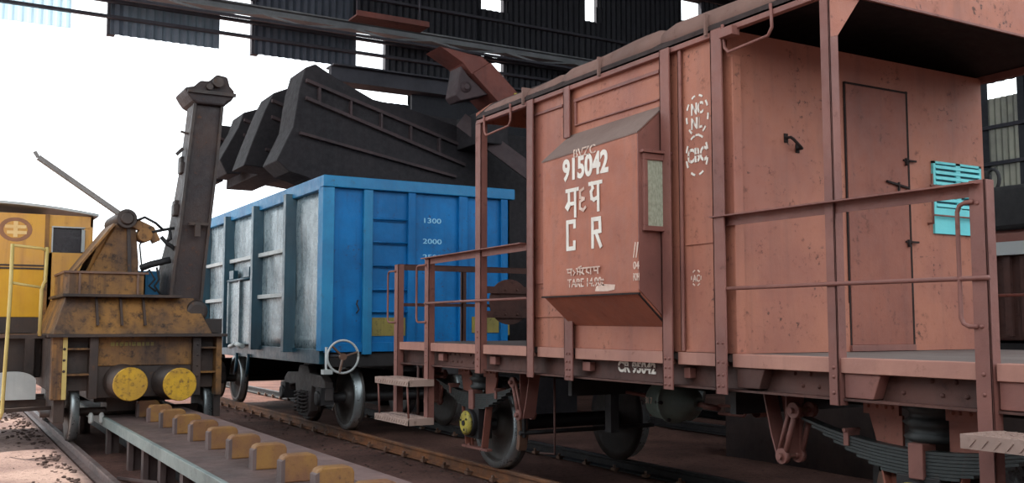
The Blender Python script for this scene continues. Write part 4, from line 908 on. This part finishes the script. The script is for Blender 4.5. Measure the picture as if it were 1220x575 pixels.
# faded round emblem on the cab front
ex, ez = 1.02, 3.12
g = MB()
for k in range(22):
    a0, a1 = 2 * PI * k / 22, 2 * PI * (k + 1) / 22
    q = lambda a, r: (ex + r * math.cos(a), cy0 - .004, ez + r * .8 * math.sin(a))
    g.hexa([q(a0, .17), q(a0, .24), q(a1, .24), q(a1, .17)] + [(p[0], p[1] + .004, p[2]) for p in (q(a0, .17), q(a0, .24), q(a1, .24), q(a1, .17))])
g.build('round_emblem', 'smudge', mc)
MB().box(ex - .15, ex + .15, cy0 - .006, cy0, ez + .02, ez + .07).box(ex - .12, ex + .16, cy0 - .006, cy0, ez - .07, ez - .02).box(ex - .03, ex + .03, cy0 - .007, cy0, ez - .12, ez + .13).build('emblem_cross', 'faded', mc)
MB().box(cx0, cx1, cy0, cy1, 1.5, 1.75).build('cab_base', 'mach_dark', mc)
MB().box(cx0, 1.45, 16.4, 19.2, .85, 1.48).build('side_frame', 'mach_dark', mc, .01)
MB().box(cx0, 1.5, 16.2, 19.2, 1.44, 1.49).build('walkway', 'rail', mc)
MB().box(cx0, 1.5, 16.05, 16.2, .42, .55).build('tie_beam', 'mach_dark', mc)
for x in (-.6, 1.2): MB().box(x - .06, x + .06, 16.1, 16.4, .42, 1.44).build('beam_hanger', 'mach_dark', mc)
# pale curved fender below the walkway
g = MB(); n = 10
for i in range(n):
    a0, a1 = .15 + 1.25 * i / n, .15 + 1.25 * (i + 1) / n
    q = lambda a: (.70 + .66 * math.sin(a) * .9 + .0, .62 + .34 * math.cos(a - .5))
    (xa, za), (xb, zb) = q(a0), q(a1)
    g.hexa([(xa, 15.9, .56), (xb, 15.9, .56), (xb, 16.0, .56), (xa, 16.0, .56), (xa, 15.9, za), (xb, 15.9, zb), (xb, 16.0, zb), (xa, 16.0, za)])
g.build('fender', 'pale_plate', mc)
# pale yellow access ladder at the left edge
g = MB().tube([(.845, 14.8, 2.71), (.84, 14.78, 2.0), (.81, 14.75, .9), (.80, 14.75, .48), (.78, 14.8, .40), (.70, 14.95, .38)], .024)
g.build('ladder_stile', 'rail_yellow', mc)
g = MB().tube([(.845, 14.8, 2.69), (1.2, 14.8, 2.66), (1.25, 14.8, 2.64)], .02).tube([(1.27, 14.8, 2.68), (1.26, 14.8, 2.22), (1.22, 14.8, 2.12), (1.22, 14.85, 1.48)], .024).tube([(.84, 14.8, 2.19), (1.22, 14.8, 2.13)], .018)
g.build('ladder_handrail', 'rail_yellow', mc)
MB().bar((.84, 14.8, 1.47), (1.35, 14.9, 1.47), .05, .05).bar((.82, 14.76, .50), (1.4, 15.0, .50), .05, .05).each('ladder_bracket', 'mach_dark', mc)

# ================================================================ TOOTHED RACK BEAM
rk = thing('toothed_rack_beam', (2.65, 12, -.17), 'low steel beam with a row of ochre drive teeth running under the yellow machine', 'rack')
MB().box(2.10, 3.20, -1, 24, .29, .34).build('rack_plate', 'rack', rk, .004)
MB().box(2.07, 2.12, -1, 24, .22, .35).build('edge_strip', 'rack_edge', rk, .006)
MB().box(3.14, 3.20, -1, 24, .10, .29).build('edge_strip', 'rack', rk)
MB().box(2.88, 3.20, -1, 24, .34, .43).build('far_flange', 'flange', rk, .006)
tooth = None; y = 4.76
def make_tooth(y):
    tt = MB(); pts = []
    x0, x1, z0, z1, r = 2.50, 2.80, .34, .565, .05
    pts = [(x0, z0), (x1, z0), (x1, z1 - r), (x1 - r * .3, z1 - r * .3), (x1 - r, z1), (x0 + r, z1), (x0 + r * .3, z1 - r * .3), (x0, z1 - r)]
    tt.xz(pts, y - .07, y + .07); o = tt.build('tooth', 'tooth', rk, .012)
    MB().xz([(x0 - .012, z0), (x0 + .02, z0), (x0 + .02, z1 - .03), (x0 - .012, z1 - .05)], y - .075, y + .05).build('tooth_cheek', 'rack', o)
    MB().yz([(y + .07, z0), (y + .20, z0), (y + .07, z0 + .07)], x0 + .02, x1).build('tooth_web', 'rack', o)
    return o
while y < 15:
    make_tooth(y); y += .84
for y in (4.5, 6.3, 8.2, 10.1, 11.2, 12.2, 13.2, 15, 18, 21):
    o = MB().box(2.13, 2.19, y - .07, y + .07, -.25, .29).box(2.13, 2.30, y - .01, y + .01, -.25, .29).box(2.11, 2.32, y - .1, y + .1, .27, .292).build('support_post', 'rack', rk)
MB().box(2.50, 3.02, -1, 24, -.25, .29).build('centre_web', 'under', rk)
MB().bar((2.12, 11.2, -.05), (1.90, 12.4, -.14), .02, .03).build('loose_stay', 'rack', rk)

# ================================================================ TIPPLER
tp = thing('wagon_tippler', (8.0, 19, -.4), 'huge dark stepped wagon tippler cradle arching over the blue wagon', 'machine')
frames = [
 (17.0, [(5.46, 5.86), (5.56, 6.24), (5.75, 6.33), (6.13, 6.13), (6.87, 5.81), (7.64, 5.71), (8.63, 5.48), (10.45, 5.41), (11.4, 4.4), (11.4, -.38), (8.7, -.38), (8.7, 4.05), (6.17, 4.05), (5.91, 4.12), (5.63, 4.25), (5.30, 4.33), (5.07, 4.52), (5.36, 5.15)]),
 (18.9, [(5.40, 5.84), (5.55, 6.16), (5.83, 6.29), (6.82, 6.15), (10.74, 6.03), (11.4, 5.2), (11.4, -.38), (8.7, -.38), (8.7, 4.27), (6.85, 4.27), (5.90, 4.64), (5.15, 4.68), (4.99, 4.68), (5.14, 5.13)]),
 (21.0, [(5.42, 5.84), (5.52, 6.16), (5.82, 6.27), (7.59, 6.08), (11.4, 5.9), (11.4, -.38), (8.7, -.38), (8.7, 4.8), (7.61, 4.95), (6.27, 4.95), (5.51, 5.00), (5.49, 4.83), (5.19, 4.81), (5.04, 5.10)]),
 (22.8, [(4.96, 5.65), (5.14, 6.15), (5.51, 6.20), (5.88, 6.20), (6.79, 6.11), (11.4, 6.0), (11.4, -.38), (8.7, -.38), (8.7, 4.8), (6.81, 5.0), (5.60, 5.08), (5.56, 4.90), (4.80, 4.85)])]
for y, pts in frames:
    fr = MB().xz(pts, y, y + .9).build('cradle_frame', 'tip', tp, .02)
    # raised flanges and stiffeners on the face of each frame
    g = MB().bar((pts[0][0] + .15, y - .05, 5.86), (pts[0][0] + 2.3, y - .05, 4.9), .10, .05, up=(0, 1, 0)) if False else MB()
    x0 = pts[0][0] + .10
    g.prism([(x0, y - .10, 6.02), (x0 + 3.2, y - .10, 5.10), (x0 + 3.2, y - .10, 5.04), (x0, y - .10, 5.96)], (0, .10, 0))
    g.prism([(x0 + .0, y - .10, 5.70), (x0 + 3.2, y - .10, 4.75), (x0 + 3.2, y - .10, 4.69), (x0 + .0, y - .10, 5.64)], (0, .10, 0))
    if y < 20: g.prism([(x0 - .1, y - .10, 5.05), (x0 + 3.0, y - .10, 4.50), (x0 + 3.0, y - .10, 4.45), (x0 - .1, y - .10, 5.0)], (0, .10, 0))
    g.build('frame_flange', 'tip_brown', fr)
    g = MB()
    for k in range(5):
        xx = x0 + .25 + k * .6; zt = 5.96 - .288 * (xx - x0); g.box(xx - .02, xx + .02, y - .09, y, zt - .28, zt)
    g.each('stiffener', 'tip_brown', fr)
MB().xz([(5.68, 4.75), (5.72, 5.85), (6.3, 5.85), (6.3, 4.75)], 17.9, 23.0).build('long_beam', 'tip', tp, .02)
MB().box(6.0, 11.3, 17.9, 22.8, 4.95, 5.2).build('cradle_deck', 'tip', tp)
# red clamp arm
Y0 = 15.5
ca = MB().xz([(7.51, 6.54), (8.37, 6.46), (8.51, 6.37), (8.15, 6.12), (7.98, 6.30)], Y0, Y0 + .6).build('clamp_arm', 'red_arm', tp, .01)
MB().xz([(8.15, 6.12), (8.51, 6.37), (9.12, 5.84), (8.72, 5.62)], Y0 - .05, Y0 + .75).build('clamp_slab', 'red_arm', ca, .01)
g = MB().xz([(7.86, 5.72), (7.96, 6.26), (8.10, 6.10), (8.51, 5.80), (7.95, 5.62)], Y0 + .05, Y0 + .5).build('clamp_gusset', 'tip_brown', ca, .02)
MB().lathe((8.05, Y0 + .05, 5.88), (0, -1, 0), [(0, .10), (.03, .10), (.03, .05), (.06, .05)], 18).build('clamp_pin', 'tip_brown', ca)
MB().box(9.0, 9.12, Y0 - .08, Y0, 5.80, 5.86).build('yellow_tag', 'yellow_cap', ca)
MB().bar((8.6, Y0 + 1.2, 5.5), (9.7, Y0 + .3, 4.4), .5, .3).build('clamp_link', 'tip_brown', tp, .01)
MB().box(8.6, 9.2, 16.0, 17.0, 5.0, 5.6).build('clamp_mount', 'tip', tp, .02)

# ================================================================ far right behind the van
nb = thing('covered_wagon', (11.6, 9.5, 0), 'dark wagon with a brown corrugated body on the track beyond the van', 'railway wagon')
MB().box(10.6, 13.4, 4.2, 14.5, 1.45, 2.45).build('body', 'van_sole', nb, .02)
g = MB()
y = 4.3
while y < 14.4: g.box(10.55, 10.6, y, y + .08, 1.5, 2.42); y += .2
g.build('body_corrugation', 'van_sole', nb)
MB().box(10.4, 13.5, 4.0, 14.6, 2.70, 3.20).build('roof_block', 'rubber', nb, .05)
MB().box(10.8, 13.2, 4.4, 14.3, 2.45, 2.70).build('top_frame', 'under', nb)
MB().box(10.52, 10.60, 4.0, 14.6, 2.62, 2.70).build('cant_rail', 'van_frame', nb)
MB().box(10.5, 10.62, 6.3, 7.25, 2.42, 2.60).build('name_board', 'pale_plate', nb)
MB().box(10.7, 13.3, 4.2, 14.5, 1.0, 1.42).build('underframe', 'under', nb)
for y in (5.4, 7.2, 11.6, 13.4):
    for x, s_ in ((11.15, -1), (12.85, 1)): wheel(nb, x, y, s_)
    MB().cyl((11, y, .5), (13, y, .5), .08, 12).build('axle', 'under', nb)
rail(11.15, -4, 16, 0, 'near rail of the second track beneath the dark wagon', side='under', clips=False); rail(12.85, -4, 16, 0, 'far rail of the second track beneath the dark wagon', side='under', clips=False)
hc = MB()
for k in range(2):
    hc.tube([(10.9 + .02 * k, 7.30 + .13 * k + .085 * math.cos(2 * PI * i / 16), 3.36 + (.13 - .02 * k) * math.sin(2 * PI * i / 16)) for i in range(17)], .022, 8)
hc.tube([(10.9, 7.45, 3.226), (10.88, 7.2, 3.226), (10.9, 6.9, 3.226), (10.95, 6.6, 3.226)], .022, 8)
tag(hc.build('hose_coil', 'rubber', origin=(10.9, 7.1, 3.2)), 'black hose loops lying on top of the dark wagon', 'hose')

# ================================================================ loose stones along the rails
g = MB()
def rock(x, y, z, r):
    vs = []; n = 6
    for t_, rr in ((-.5, .6), (0, 1), (.45, .6)):
        for k in range(n):
            a = 2 * PI * k / n; q = r * rr * random.uniform(.7, 1.2); vs.append((x + q * math.cos(a), y + q * math.sin(a), z + r * t_ * .9))
    g.add(vs, [(i * n + k, i * n + (k + 1) % n, (i + 1) * n + (k + 1) % n, (i + 1) * n + k) for i in range(2) for k in range(n)] + [tuple(range(n))[::-1], tuple(2 * n + k for k in range(n))])
for _ in range(420): rock(1.58 - abs(random.gauss(0, .22)) - .07, random.uniform(8, 24), -.10, random.uniform(.008, .04))
for _ in range(350): rock(random.choice((5.45, 5.85)) + random.gauss(0, .10), random.uniform(6, 22), -.165, random.uniform(.008, .035))
for _ in range(260): rock(random.uniform(3.4, 5.3), random.uniform(7, 22), -.165, random.uniform(.005, .022))
for _ in range(160): rock(random.uniform(-1, 1.4), random.uniform(8, 20), -.105, random.uniform(.005, .02))
tag(g.build('gravel', 'stone'), 'loose stones scattered along the rails', 'gravel', kind='stuff')

for o in bpy.data.objects:
    if '_base' in o: del o['_base']
